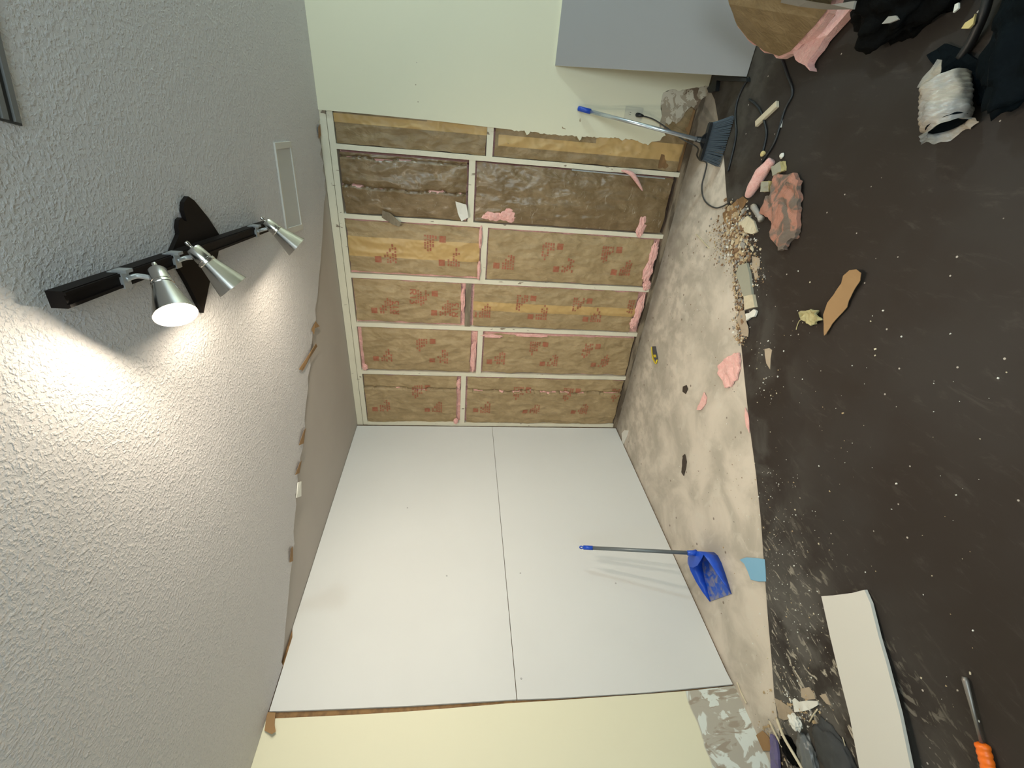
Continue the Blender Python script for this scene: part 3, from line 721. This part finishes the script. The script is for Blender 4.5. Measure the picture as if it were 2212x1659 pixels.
# ================================================================= DUSTPAN
dp = Vector((1.932, .272, 0)); lip = Vector((.098, .238, 0)).normalized(); back = Vector((-lip.y, lip.x, 0))
if back.x > 0: back = -back
mp = Matrix(((lip.x, -back.x, 0, (dp + back * .255).x), (lip.y, -back.y, 0, (dp + back * .255).y), (0, 0, 1, .0), (0, 0, 0, 1)))
e = empty('dustpan', (1.72, .33, 0), 'blue long-handled dustpan standing on the concrete before the drywall', 'dustpan')
prof = [(.130, .255, .006), (.132, .20, .035), (.130, .14, .060), (.124, .08, .080), (.108, .035, .092), (.075, .008, .098), (.03, -.004, .10), (0, -.006, .10)]
ring_b = []; ring_t = []
full = [(x, y, z_) for x, y, z_ in prof] + [(-x, y, z_) for x, y, z_ in reversed(prof[:-1])]
bm = bmesh.new()
for x, y, z_ in full:
    ring_b.append(bm.verts.new(mp @ Vector((x * .93, y * .97 + .006, .003)))); ring_t.append(bm.verts.new(mp @ Vector((x, y, z_))))
for i in range(len(full) - 1):
    bm.faces.new((ring_b[i], ring_b[i + 1], ring_t[i + 1], ring_t[i]))
tray = link('tray_rim', bm, 'blue_plastic', e, smooth=True); sm_ = tray.modifiers.new('s', 'SOLIDIFY'); sm_.thickness = .004; sm_.offset = 1
bm = bmesh.new(); prism(bm, [mp @ Vector((x * .93, y * .97 + .006, .002)) for x, y, z_ in full], (0, 0, .003)); link('tray_floor', bm, 'dusty_blue', e)
bm = bmesh.new()  # hood over the rear
hp = [(.108, .035, .092), (.075, .008, .098), (.03, -.004, .10), (-.03, -.004, .10), (-.075, .008, .098), (-.108, .035, .092), (-.075, .062, .104), (-.03, .078, .106), (.03, .078, .106), (.075, .062, .104)]
prism(bm, [mp @ Vector(q) for q in hp], (0, 0, .003)); link('hood', bm, 'blue_plastic', e)
hx = mp @ Vector((0.03, .006, .095))
bm = bmesh.new(); tube(bm, [hx, hx + Vector((0, 0, .02)), hx + Vector((0, 0, .055))], [.020, .016, .015], 16); link('handle_socket', bm, 'blue_plastic', e, smooth=True)
# handle top from its place in the room
top = Vector((hx.x - .235, hx.y - .075, .76))
best = min((Vector((hx.x + i * .01, hx.y + j * .01, .745)) for i in range(-30, 5) for j in range(-20, 15)), key=lambda p: (lambda c: abs(1106 + FPX * RX.dot(c) / RF.dot(c) - 1252) + abs(829.5 + FPX * RY.dot(c) / RF.dot(c) - 1183))(p - CAM))
print('DUSTPAN handle base', hx, 'top', best)
HT = best
hdv = (HT - hx).normalized()
bm = bmesh.new(); tube(bm, [hx + Vector((0, 0, .03)), HT - hdv * .08], .0115, 18); link('handle', bm, 'grey_handle', e, smooth=True)
bm = bmesh.new(); tube(bm, [HT - hdv * .085, HT - hdv * .025], .0135, 18)
# hanging loop
cc = HT - hdv * .012
sdv = Vector((0, 1, 0)); sdv = (sdv - hdv * sdv.dot(hdv)).normalized()
ringp = [cc + (hdv * math.cos(k * PI / 8) + sdv * math.sin(k * PI / 8)) * .011 for k in range(17)]
tube(bm, ringp, .004, 8); link('grip', bm, 'blue_plastic', e, smooth=True)

# ================================================================= LEANING BOARD, BATT SCRAP, BAGS
b0 = F(1612, 166, FZ); t0 = WB(1200, 142, TB + .002)
wv = Vector((0, 1.15, 0)); nrm = (b0 - t0).cross(wv).normalized()
if nrm.x < 0: nrm = -nrm
bm = bmesh.new(); prism(bm, [t0, b0, b0 + wv, t0 + wv], nrm * .0127)
bm.normal_update()
for f in bm.faces:
    if abs(f.normal.dot(nrm)) < .5: f.material_index = 1
tag(link('drywall_sheet', bm, ['lean_board' if 'lean_board' in M else 'grey_board2' if 'grey_board2' in M else 'drywall', 'gypsum']), 'grey drywall offcut leaning against the painted right wall', 'drywall')

e = empty('insulation_batt', F(1730, 60, FZ), 'loose kraft-faced batt with pink fringe flopped in front of the leaning board', 'insulation')
fr_px = [(1570, -60, .42), (1582, 10, .34), (1598, 55, .24), (1622, 85, .16), (1655, 110, .08), (1688, 122, .04), (1712, 112, .045), (1745, 78, .08), (1778, 42, .12), (1800, 12, .15), (1830, -60, .22)]
FP = [F(x, y, z_) for x, y, z_ in fr_px]
sheet('kraft_facing', [p + Vector((0, 0, .0)) for p in FP], .002, 'kraft_dark', e, crumple=.003, cuts=4, base=.012)
sheet('fiberglass', jag([F(x - (6 if i < 6 else 0), y + (4 if i < 8 else 0), z_) for i, (x, y, z_) in enumerate(fr_px)], .006, 4, 5, (0, 1, 2)), -.03, 'pink', e, crumple=.001, cuts=3, base=-.006)
sheet('fold', [F(1705, -8, .24), F(1760, 4, .20), F(1812, 12, .17), F(1862, 4, .14), F(1858, 22, .13), F(1790, 22, .15), F(1740, 16, .19), F(1700, 8, .22)], .008, 'grey_crumb', e, cuts=2, crumple=.003, base=.02)
sheet('torn_edge', jag([F(x, y, .03) for x, y in ((1716, 98), (1726, 130), (1745, 142), (1757, 154), (1752, 138), (1764, 120), (1795, 78), (1852, 14), (1800, 10), (1768, 66), (1745, 98), (1732, 108))], .004, 3, 8), .035, 'pink', e, crumple=.006, cuts=3, base=-.02)

def bag(c, rad, mat, seed, lb, amp=.3, ns=2.2):
    o = lump('trash_bag', c, rad, mat, seed, amp, ns, 5, floor=FZ + .001)
    return tag(o, lb, 'trash bag', 'dark trash bags on the floor at the upper right')
c = F(1960, 10, .0); bag((c.x + .02, c.y + .06, .05), (.20, .17, .09), 'black_bag', 11, 'black crumpled trash bag on the dark floor past the loose batt')
c = F(2262, 30, .0); bag((c.x + .10, c.y + .06, .06), (.16, .26, .09), 'navy_bag', 4, 'dark blue trash bag at the far right end of the floor')
bm = bmesh.new(); pts = smooth_path([F(2075, 125, .012), F(2095, 95, .02), F(2112, 60, .03), F(2128, 20, .04), F(2140, -30, .05)], 6)
tube(bm, pts, .014, 10); tag(link('vacuum_hose', bm, 'black_plastic', smooth=True), 'black strap-like hose lying between the two dark bags', 'hose')
o = sheet('cloth_rag', [F(*p, FZ) for p in ((2010, 120), (2050, 95), (2090, 110), (2120, 130), (2150, 160), (2160, 195), (2120, 230), (2098, 190), (2060, 175), (2030, 150))], .012, 'navy_bag', cuts=3, crumple=.012)
tag(o, 'dark crumpled rag on the floor behind the plastic-wrapped roll', 'rag')
for p, mt_, lb in ((((1908, 52), (1922, 36), (1938, 34), (1944, 42), (1925, 50)), 'grey_crumb', 'grey flake of debris lying on the black trash bag'), (((2062, 28), (2066, 10), (2074, 6), (2074, 18)), 'gypsum_white', 'small white plaster chip by the top of the black hose'), (((2080, 62), (2088, 50), (2106, 38), (2110, 30), (2106, 52), (2096, 62)), 'foam_yellow', 'pale yellow foam sliver beside the black hose')):
    zz_ = .13 if 'bag' in lb else FZ + .05
    o = sheet('debris_chip', [F(*q, zz_) for q in p], .006, mt_, cuts=1)
    tag(o, lb, 'debris')

# wrapped roll
e = empty('plastic_roll', F(2045, 235, FZ), 'roll wrapped in clear crinkled plastic lying on the dark floor', 'plastic roll')
a0 = F(2040, 178, .062); a1 = F(2046, 283, .062); fm = frame_to(a0, a1); LR = (a1 - a0).length
bm = bmesh.new(); seg = 56; prof_ = []
nt = 34; rings = []
for i in range(nt + 1):
    t_ = i / nt; row = []
    for k in range(seg):
        th = 2 * PI * k / seg
        r_ = .060 + .005 * math.sin(t_ * 60 + math.sin(th)) * .35 + .008 * noise.noise(Vector((math.cos(th) * 2, math.sin(th) * 2, t_ * 4)))
        if t_ > .80: r_ *= 1 - .25 * math.sin((t_ - .8) / .2 * PI) + .35 * (t_ - .8) + (t_ - .8) * 1.6 * noise.noise(Vector((math.cos(th) * 3, math.sin(th) * 3, 7)))
        if t_ < .05: r_ *= .97
        row.append(bm.verts.new(fm @ Vector((r_ * math.cos(th), r_ * math.sin(th), LR * t_ + (.016 * noise.noise(Vector((math.cos(th) * 2, math.sin(th) * 2, 3))) if t_ > .9 else 0)))))
    rings.append(row)
for ra, rb_ in zip(rings, rings[1:]):
    for k in range(seg): bm.faces.new((ra[k], ra[(k + 1) % seg], rb_[(k + 1) % seg], rb_[k]))
o = link('wrapping', bm, 'wrap', e, smooth=True)
for v_ in o.data.vertices: v_.co.z = max(v_.co.z, FZ + .002) if True else 0
bm = bmesh.new(); lathe(bm, [(.006, 0), (.006, .052), (LR * .85, .050), (LR * .85, 0)], fm, 28); link('core', bm, 'navy_bag', e)
o = sheet('loose_flap', [F(1984, 190, .07), F(2012, 188, .10), F(2028, 180, .10), F(2034, 155, .08), F(2038, 130, .06), F(2026, 128, .05), F(2012, 150, .06), F(1996, 168, .06)], .002, 'wrap', e, cuts=3, crumple=.006)

# ================================================================= FLOOR THINGS
def floor_sheet(name, px, thick, mat, lb, cat, z0=FZ, **kw):
    zf = [z0 + .0005] * len(px)
    o = sheet(name, [F(p[0], p[1], z0 + .0005 + (p[2] if len(p) > 2 else 0)) for p in px], thick, mat, **kw)
    return tag(o, lb, cat)
# long white drywall strip
q = [F(1774, 1288, .020), F(1800, 1286, .020), F(1840, 1281, .021), F(1867, 1274, .022), F(1880, 1303, .024), F(1898, 1376, .03), F(1915, 1434, .035), F(1943, 1541, .045), F(1967, 1658, .055), F(2000, 1800, .065), F(1886, 1800, .065), F(1855, 1655, .055), F(1836, 1551, .045), F(1812, 1455, .036), F(1794, 1379, .028)]
bm = bmesh.new(); prism(bm, q, (0, 0, -.0127)); bm.normal_update()
tag(link('drywall_strip', bm, ['white_board']), 'long narrow white drywall strip lying on the dark floor at lower right', 'drywall')
# pry tool
e = empty('scraper', F(2100, 1560, FZ), 'flat steel scraper with ridged orange handle on the dark floor', 'hand tool')
s0 = F(2083, 1462, .016); s1_ = F(2120, 1605, .022); dv = (s1_ - s0).normalized()
bm = bmesh.new(); tube(bm, [s0, s0 + dv * .01, s0.lerp(s1_, .5), s1_], [.006, .0085, .0055, .0045], 10)
link('shaft', bm, 'tool_steel', e, smooth=True)
bm = bmesh.new(); n = 26; pr = []
for k in range(n): pr.append((k * .0042, .0155 + .0028 * abs(math.sin(k * .75)) if 0 < k < n - 1 else .010))
lathe(bm, [(0, 0)] + pr + [(n * .0042, 0)], frame_to(s1_ + Vector((0, 0, -.001)), s1_ + dv), 20); link('handle', bm, 'orange_plastic', e, smooth=True)
# utility knife
e = empty('utility_knife', F(1413, 768), 'yellow and grey utility knife on the bare concrete', 'knife')
kz = .012
bm = bmesh.new(); prism(bm, [F(1409, 748, kz), F(1414, 748, kz), F(1417, 765, kz), F(1419, 776, kz), F(1416, 779, kz), F(1411, 770, kz), F(1409.5, 758, kz)], (0, 0, -.010)); link('body', bm, 'knife_grey', e)
bm = bmesh.new(); tube(bm, smooth_path([F(1407.8, 749, .009), F(1408.3, 762, .009), F(1410.5, 774, .009), F(1413.5, 781, .009), F(1417, 785, .009), F(1419.5, 777, .009)], 5), .0055, 8); link('frame', bm, 'knife_yellow', e, smooth=True)
bm = bmesh.new(); prism(bm, [F(1411, 766, .015), F(1416, 766, .015), F(1417, 772, .015), F(1412, 772, .015)], (0, 0, -.004)); link('slider', bm, 'knife_yellow', e)
# flat scraps
floor_sheet('blue_tape', [(1598, 1209), (1612, 1204), (1632, 1205), (1652, 1208), (1654, 1232), (1655, 1256), (1638, 1256), (1622, 1252), (1616, 1235), (1608, 1218)], .0015, 'blue_tape', 'light blue square of tape where concrete meets the dark floor', 'tape', z0=.004, cuts=2)
floor_sheet('cardboard_strip', [(1786, 725, .0), (1784, 700, .004), (1783, 680, .008), (1792, 655, .01), (1806, 636, .012), (1822, 612, .012), (1826, 596, .014), (1840, 584, .016), (1855, 582, .016), (1866, 590, .014), (1863, 606, .01), (1850, 628, .006), (1838, 650, .004), (1835, 664, .002), (1820, 680, .0), (1802, 700, .0), (1790, 722, .0)], .002, 'cardboard', 'long torn strip of brown cardboard on the dark floor', 'cardboard', cuts=3, crumple=.002, base=.008)
floor_sheet('crumpled_paper', [(1734, 680), (1745, 672), (1762, 668), (1772, 672), (1776, 684), (1783, 692), (1770, 698), (1758, 704), (1745, 698), (1738, 690)], .008, 'yellow_leaf', 'crumpled yellowish wad beside the brown cardboard strip', 'paper scrap', cuts=3, crumple=.022, ragged=.003, ns=30)
bm = bmesh.new(); tube(bm, smooth_path([F(1740, 690, .010), F(1728, 692, .010), F(1722, 704, .008), F(1720, 712, .007)], 4), .002, 6); tag(link('wire_scrap', bm, 'yellow_leaf'), 'thin bent yellowish wire beside the crumpled wad', 'wire')
floor_sheet('card_scrap', [(1652, 754), (1662, 752), (1668, 756), (1665, 775), (1664, 798), (1656, 785), (1653, 768)], .002, 'pale_card', 'small pointed tan card scrap below the debris pile', 'card scrap', cuts=2)
floor_sheet('fiberglass_tuft', [(1556, 790), (1570, 776), (1588, 764), (1600, 762), (1602, 785), (1600, 800), (1596, 818), (1588, 826), (1582, 836), (1570, 838), (1564, 822), (1555, 806)], .010, 'pink', 'pink fiberglass wad on the edge of the concrete below the debris', 'insulation scrap', z0=0, cuts=3, crumple=.012, ragged=.004)
floor_sheet('fiberglass_tuft', [(1524, 847), (1528, 858), (1526, 872), (1516, 886), (1508, 886), (1510, 876), (1518, 862)], .005, 'pink', 'thin pink and brown curl in the middle of the concrete', 'insulation scrap', z0=0, cuts=2, crumple=.006)
floor_sheet('fiberglass_tuft', [(1612, 880), (1617, 895), (1620, 915), (1621, 935), (1614, 920), (1610, 898)], .004, 'pink', 'narrow pink wisp along the edge of the dark floor', 'insulation scrap', z0=FZ, cuts=2, crumple=.004)
floor_sheet('bark_scrap', [(1476, 985), (1481, 981), (1484, 998), (1482, 1012), (1478, 1028), (1473, 1020), (1475, 1002)], .004, 'dark_scrap', 'dark brown splinter lying on the concrete in front of the drywall', 'wood scrap', z0=0, cuts=2, crumple=.004)
floor_sheet('bark_scrap', [(1476, 835), (1484, 832), (1487, 840), (1482, 851), (1475, 846)], .003, 'dark_scrap', 'small dark chip on the concrete near the pink curl', 'wood scrap', z0=0, cuts=1, crumple=.002)
floor_sheet('drywall_chip', [(1344, 936), (1350, 929), (1358, 930), (1354, 944), (1347, 960), (1343, 958), (1345, 948)], .006, 'gypsum_white', 'whitish drywall chip on the floor at the room corner', 'drywall chip', z0=0, cuts=1)
# timber bits at the end of the new sheets
for lb, pp, w_ in (('thin cream stick leaning along the foot of the left wall', [(1592, 1474), (1600, 1495), (1612, 1520)], .004),):
    bm = bmesh.new(); tube(bm, [F(*p, .008) for p in pp], w_, 6); tag(link('wood_stick', bm, 'cream_wood'), lb, 'stick')
# pale stick, foam pieces
def bar(name, p, q, wd, th, mat, lb, cat, z0=FZ):
    p = F(*p, z0 + th / 2); q = F(*q, z0 + th / 2); d_ = (q - p); L_ = d_.length; d_.normalize(); s2 = Vector((-d_.y, d_.x, 0)); s2.normalize()
    up2 = d_.cross(s2)
    mm_ = Matrix(((d_.x, s2.x, up2.x, p.x), (d_.y, s2.y, up2.y, p.y), (d_.z, s2.z, up2.z, p.z), (0, 0, 0, 1)))
    bm = bmesh.new(); box(bm, (0, -wd / 2, -th / 2), (L_, wd / 2, th / 2), 0, mm_); bmesh.ops.bevel(bm, geom=bm.edges[:], offset=min(wd, th) * .12, segments=1, affect='EDGES')
    return tag(link(name, bm, mat), lb, cat)
bar('wood_stick', (1634, 268), (1680, 224), .032, .018, 'cream_wood', 'short pale wood stick on the grimy floor by the broom', 'stick')
bar('debris_chip', (1686, 276), (1689, 258), .010, .006, 'gypsum_white', 'tiny white sliver right of the pale wood stick', 'debris')
def chunk(name, px, r, mat, lb, cat, seed, z0=FZ, flat=.7, amp=.25, group=None, sub=2, ns=1.3, rx=1.0):
    c = F(*px, z0 + r * flat * .8); o = lump(name, c, (r * rx, r, r * flat), mat, seed, amp, ns, sub, floor=z0 + .0005, smooth=False)
    return tag(o, lb, cat, group)
def foam(px, s, seed, lb, ang):
    c = F(*px, FZ + .02); bm = bmesh.new(); rr = random.Random(seed)
    mm_ = Matrix.Translation(c) @ Matrix.Rotation(ang, 4, 'Z') @ Matrix.Rotation(.25, 4, 'X')
    box(bm, (-s, -s * .75, -.016), (s, s * .75, .014), 0, mm_); bmesh.ops.subdivide_edges(bm, edges=bm.edges[:], cuts=2, use_grid_fill=True)
    for v_ in bm.verts:
        v_.co += Vector((rr.uniform(-1, 1), rr.uniform(-1, 1), rr.uniform(-1, 1))) * s * .08; v_.co.z = max(v_.co.z, FZ + .001)
    bm.normal_update()
    for f in bm.faces: f.material_index = 1 if f.normal.z > .7 else 0
    tag(link('foam_chunk', bm, ['foam_yellow', 'foam_grey']), lb, 'foam chunk', 'yellow foam chunks beside the dirty pink slab')
foam((1682, 364), .030, 1, 'grey-topped yellow foam chunk, upper of the two by the pink strip', .5)
foam((1657, 403), .032, 2, 'grey-topped yellow foam chunk touching the dirty pink slab, lower one', .2)
chunk('foam_chunk', (1648, 332), .014, 'foam_yellow', 'tiny yellow foam crumb above the pink strip', 'foam chunk', 5)
chunk('drywall_chip', (1689, 336), .013, 'gypsum_white', 'small white plaster crumb above the upper foam chunk', 'plaster crumb', 6)
pts = smooth_path([F(1668, 346, .018), F(1655, 362, .022), F(1642, 378, .026), F(1632, 396, .026), F(1620, 415, .022), F(1615, 424, .016)], 5)
bm = bmesh.new(); tube(bm, pts, [.010 + .022 * math.sin(PI * min(1, .15 + .8 * k / (len(pts) - 1))) for k in range(len(pts))], 14)
for v_ in bm.verts: v_.co += Vector((1, 1, 1)) * .006 * noise.noise(v_.co * 40); v_.co.z = max(v_.co.z, FZ + .001)
tag(link('fiberglass_strip', bm, 'pink', smooth=True), 'pink rolled strip of fiberglass lying beside the foam chunks', 'insulation scrap')
floor_sheet('insulation_slab', [(1684, 376), (1705, 378), (1728, 374), (1738, 400), (1736, 430), (1732, 460), (1733, 490), (1728, 512), (1710, 522), (1706, 540), (1694, 542), (1684, 528), (1672, 512), (1676, 490), (1668, 470), (1648, 462), (1660, 440), (1664, 425), (1676, 422), (1680, 400)], .022, 'pink_dirty', 'dirty salmon and grey insulation slab lying flat on the dark floor', 'insulation scrap', cuts=4, crumple=.014, ragged=.005)
# debris pile pieces
bm = bmesh.new(); prism(bm, [F(*p, .018) for p in ((1595, 574), (1612, 568), (1618, 590), (1621, 615), (1624, 640), (1606, 642), (1596, 610), (1590, 592))], (0, 0, -.014)); prism(bm, [F(*p, .022) for p in ((1606, 640), (1625, 636), (1630, 663), (1608, 669))], (0, 0, -.018), 1)
tag(link('board_offcut', bm, ['foam_grey', 'cream_wood']), 'grey and cream board offcut lying along the debris pile', 'board offcut')
floor_sheet('drywall_chip', [(1614, 678), (1622, 676), (1632, 668), (1638, 672), (1634, 684), (1626, 686), (1616, 693)], .010, 'gypsum_white', 'bright white gypsum chunk at the end of the board offcut', 'drywall chip', z0=.008, cuts=2, crumple=.004)
floor_sheet('paper_scrap', [(1600, 672), (1610, 670), (1612, 688), (1618, 705), (1617, 728), (1606, 724), (1600, 706), (1594, 690)], .002, 'pale_card', 'tan paper scrap below the white gypsum chunk', 'paper scrap', z0=.008, cuts=2, crumple=.006)
floor_sheet('paper_scrap', [(1626, 553), (1642, 558), (1642, 575), (1636, 582), (1640, 600), (1632, 602), (1626, 580)], .002, 'pale_card', 'brown paper scrap at the right side of the debris pile', 'paper scrap', cuts=2, crumple=.006)
floor_sheet('drywall_chip', [(1607, 478), (1618, 466), (1632, 478), (1640, 500), (1630, 506), (1616, 502), (1608, 492)], .010, 'cream_wood', 'cream gypsum chunk in the upper part of the debris pile', 'drywall chip', cuts=2, crumple=.008)
pa, pb = F(1626, 444, .022), F(1645, 474, .022)
bm = bmesh.new(); tube(bm, [pa, pa.lerp(pb, .1), pa.lerp(pb, .85), pb], [.012, .016, .014, .018], 12); tag(link('foil_tube', bm, 'wrap', smooth=True), 'crumpled silvery plastic tube on top of the debris pile', 'tube')
floor_sheet('torn_sheet', [(1562, 462), (1584, 440), (1606, 424), (1616, 432), (1610, 444), (1590, 470), (1574, 490), (1566, 478)], .003, 'orange_wood', 'rusty brown strip of wood at the top of the debris pile', 'wood scrap', cuts=2, crumple=.003)
bar('wood_stick', (1504, 506), (1532, 536), .008, .008, 'cream_wood', 'thin yellowish stick on the concrete left of the debris pile', 'stick', z0=0)
# crumb field: nobody could count it
def crumbs(name, field, lb, mats, seed):
    rr = random.Random(seed); bm = bmesh.new()
    for (x0, y0_, x1, y1_, n, r0, r1, spread) in field:
        for k in range(n):
            t_ = rr.random(); px = x0 + (x1 - x0) * t_ + rr.gauss(0, spread); py = y0_ + (y1_ - y0_) * t_ + rr.gauss(0, spread * .6)
            r = r0 + (r1 - r0) * rr.random() ** 3
            c = F(px, py, 0); 
            if c.x < .03 or c.y < .03: continue
            zb_ = FZ if c.x + c.y > 2.83 else 0
            rz = rr.random() * PI; mi = rr.choices(range(len(mats)), weights=[w_ for _, w_ in mats])[0]
            f8 = [Vector((sx_ * r * rr.uniform(.5, 1.2), sy_ * r * rr.uniform(.4, 1), zb_ + (r * rr.uniform(.5, 1.1) if sz_ else .0002))) for sx_ in (-1, 1) for sy_ in (-1, 1) for sz_ in (0, 1)]
            rm = Matrix.Rotation(rz, 3, 'Z'); vs = [bm.verts.new(rm @ v_ + Vector((c.x, c.y, 0))) for v_ in f8]
            for f in ((0, 1, 3, 2), (4, 6, 7, 5), (0, 4, 5, 1), (2, 3, 7, 6), (1, 5, 7, 3), (0, 2, 6, 4)):
                fc = bm.faces.new([vs[i] for i in f]); fc.material_index = mi
    o = link(name, bm, [a_ for a_, _ in mats]); return tag(o, lb, 'debris', kind='stuff')
crumbs('rubble', [(1590, 450, 1600, 560, 1500, .0015, .010, 15), (1598, 560, 1600, 740, 1100, .0015, .008, 7), (1560, 480, 1560, 560, 260, .002, .008, 14), (1630, 520, 1640, 620, 160, .001, .007, 9), (1545, 500, 1600, 600, 200, .001, .006, 14), (1592, 460, 1596, 550, 90, .007, .018, 11), (1602, 600, 1604, 730, 45, .006, .014, 4)],
       'pile of crumbled gypsum and wood shavings along the edge of the dark floor', [('tan_crumb', 6), ('brown_crumb', 5), ('gypsum_white', 1), ('grey_crumb', 4), ('cream_wood', 2)], 1)
crumbs('scattered_crumbs', [(1700, 600, 1760, 1500, 170, .0008, .004, 90), (1660, 1000, 1720, 1560, 330, .001, .004, 40), (2000, 700, 2000, 1600, 45, .001, .004, 110), (1650, 740, 1660, 860, 50, .001, .004, 14)],
       'scattered pale plaster crumbs all over the dark floor', [('gypsum_white', 5), ('tan_crumb', 2), ('cream_wood', 3)], 2)
crumbs('concrete_crumbs', [(1430, 560, 1560, 1100, 120, .001, .003, 55), (1480, 520, 1500, 700, 60, .001, .004, 30)], 'small brown crumbs sprinkled over the bare concrete', [('brown_crumb', 4), ('grey_crumb', 3), ('gypsum_white', 2)], 3)
crumbs('corner_rubble', [(1690, 1500, 1760, 1560, 160, .002, .008, 20), (1650, 1560, 1700, 1659, 120, .002, .008, 18)], 'crumbled plaster under the sticks at the lower left wall end', [('tan_crumb', 5), ('grey_crumb', 3), ('gypsum_white', 2)], 4)

# lower corner debris
floor_sheet('torn_sheet', [(1714, 1512), (1718, 1508), (1727, 1516), (1745, 1513), (1768, 1514), (1770, 1522), (1758, 1530), (1740, 1536), (1720, 1538), (1716, 1526)], .004, 'gypsum_white', 'torn white plaster piece on the floor above the white paper ball', 'plaster piece', cuts=2, crumple=.008)
floor_sheet('card_scrap', [(1676, 1508), (1690, 1516), (1705, 1526), (1718, 1540), (1712, 1552), (1696, 1556), (1684, 1550), (1680, 1530)], .003, 'pale_card', 'tan cardboard scrap beside the torn white plaster piece', 'card scrap', cuts=2, crumple=.006)
floor_sheet('card_scrap', [(1730, 1488), (1748, 1484), (1760, 1500), (1762, 1510), (1745, 1512), (1732, 1506)], .002, 'pale_card', 'pale tan flake just above the torn white plaster piece', 'card scrap', cuts=1, crumple=.002)
floor_sheet('card_scrap', [(1772, 1502), (1784, 1498), (1796, 1524), (1786, 1520)], .002, 'pale_card', 'small pointed pink-tan flake left of the long white strip', 'card scrap', cuts=1, crumple=.002)
o = lump('paper_ball', F(1718, 1560, .045), (.030, .022, .022), 'gypsum_white', 9, .3, 2.2, 3, smooth=False); tag(o, 'crumpled white paper ball on the dark bag', 'paper ball')
floor_sheet('cardboard_strip', [(1624, 1600), (1634, 1588), (1648, 1578), (1660, 1590), (1668, 1602), (1666, 1622), (1650, 1622), (1640, 1618), (1626, 1612)], .002, 'cardboard', 'rounded brown cardboard scrap against the foot of the yellow wall', 'cardboard', cuts=2, crumple=.003, z0=FZ)
floor_sheet('plastic_film', [(1670, 1585), (1684, 1600), (1690, 1640), (1688, 1700), (1674, 1700), (1670, 1640)], .012, 'purple_film', 'purple-blue plastic strip under the cream sticks', 'plastic film', cuts=2, crumple=.010)
o = lump('trash_bag', F(1815, 1640, .0) + Vector((0, 0, .012)), (.12, .085, .035), 'charcoal_cloth', 21, .22, 2.4, 4, floor=FZ + .001); tag(o, 'flat charcoal bag partly under the long white strip', 'bag')
o = lump('plastic_film', F(1752, 1635, .0) + Vector((0, 0, .015)), (.045, .085, .03), 'grey_film', 22, .3, 2.4, 4, floor=FZ + .001, rot=.9); tag(o, 'grey translucent plastic film below the white paper ball', 'plastic film')
o = lump('trash_bag', F(1708, 1615, .0) + Vector((.01, 0, .008)), (.055, .045, .02), 'black_bag', 23, .3, 2.4, 4, floor=FZ + .001); tag(o, 'small black bag between the cream sticks and grey film', 'bag')
def stick(px, lb, r=.006, mat='cream_wood'):
    bm = bmesh.new(); tube(bm, smooth_path([F(*p) for p in px], 4), r, 7); tag(link('wood_stick', bm, mat, smooth=True), lb, 'stick', 'cream sticks at the lower left debris')
stick([(1678, 1553, .035), (1692, 1590, .05), (1712, 1625, .05), (1740, 1672, .04)], 'thick cream stick lying diagonally over the black bag', .0065)
stick([(1662, 1558, .02), (1672, 1580, .02), (1690, 1614, .02)], 'short cream stick left of the thick one', .0045)
stick([(1748, 1560, .01), (1756, 1546, .01), (1766, 1532, .01)], 'thin tan stick right of the white paper ball', .003)
stick([(1820, 1592, .012), (1826, 1612, .012)], 'tiny pale sliver above the charcoal bag', .002)
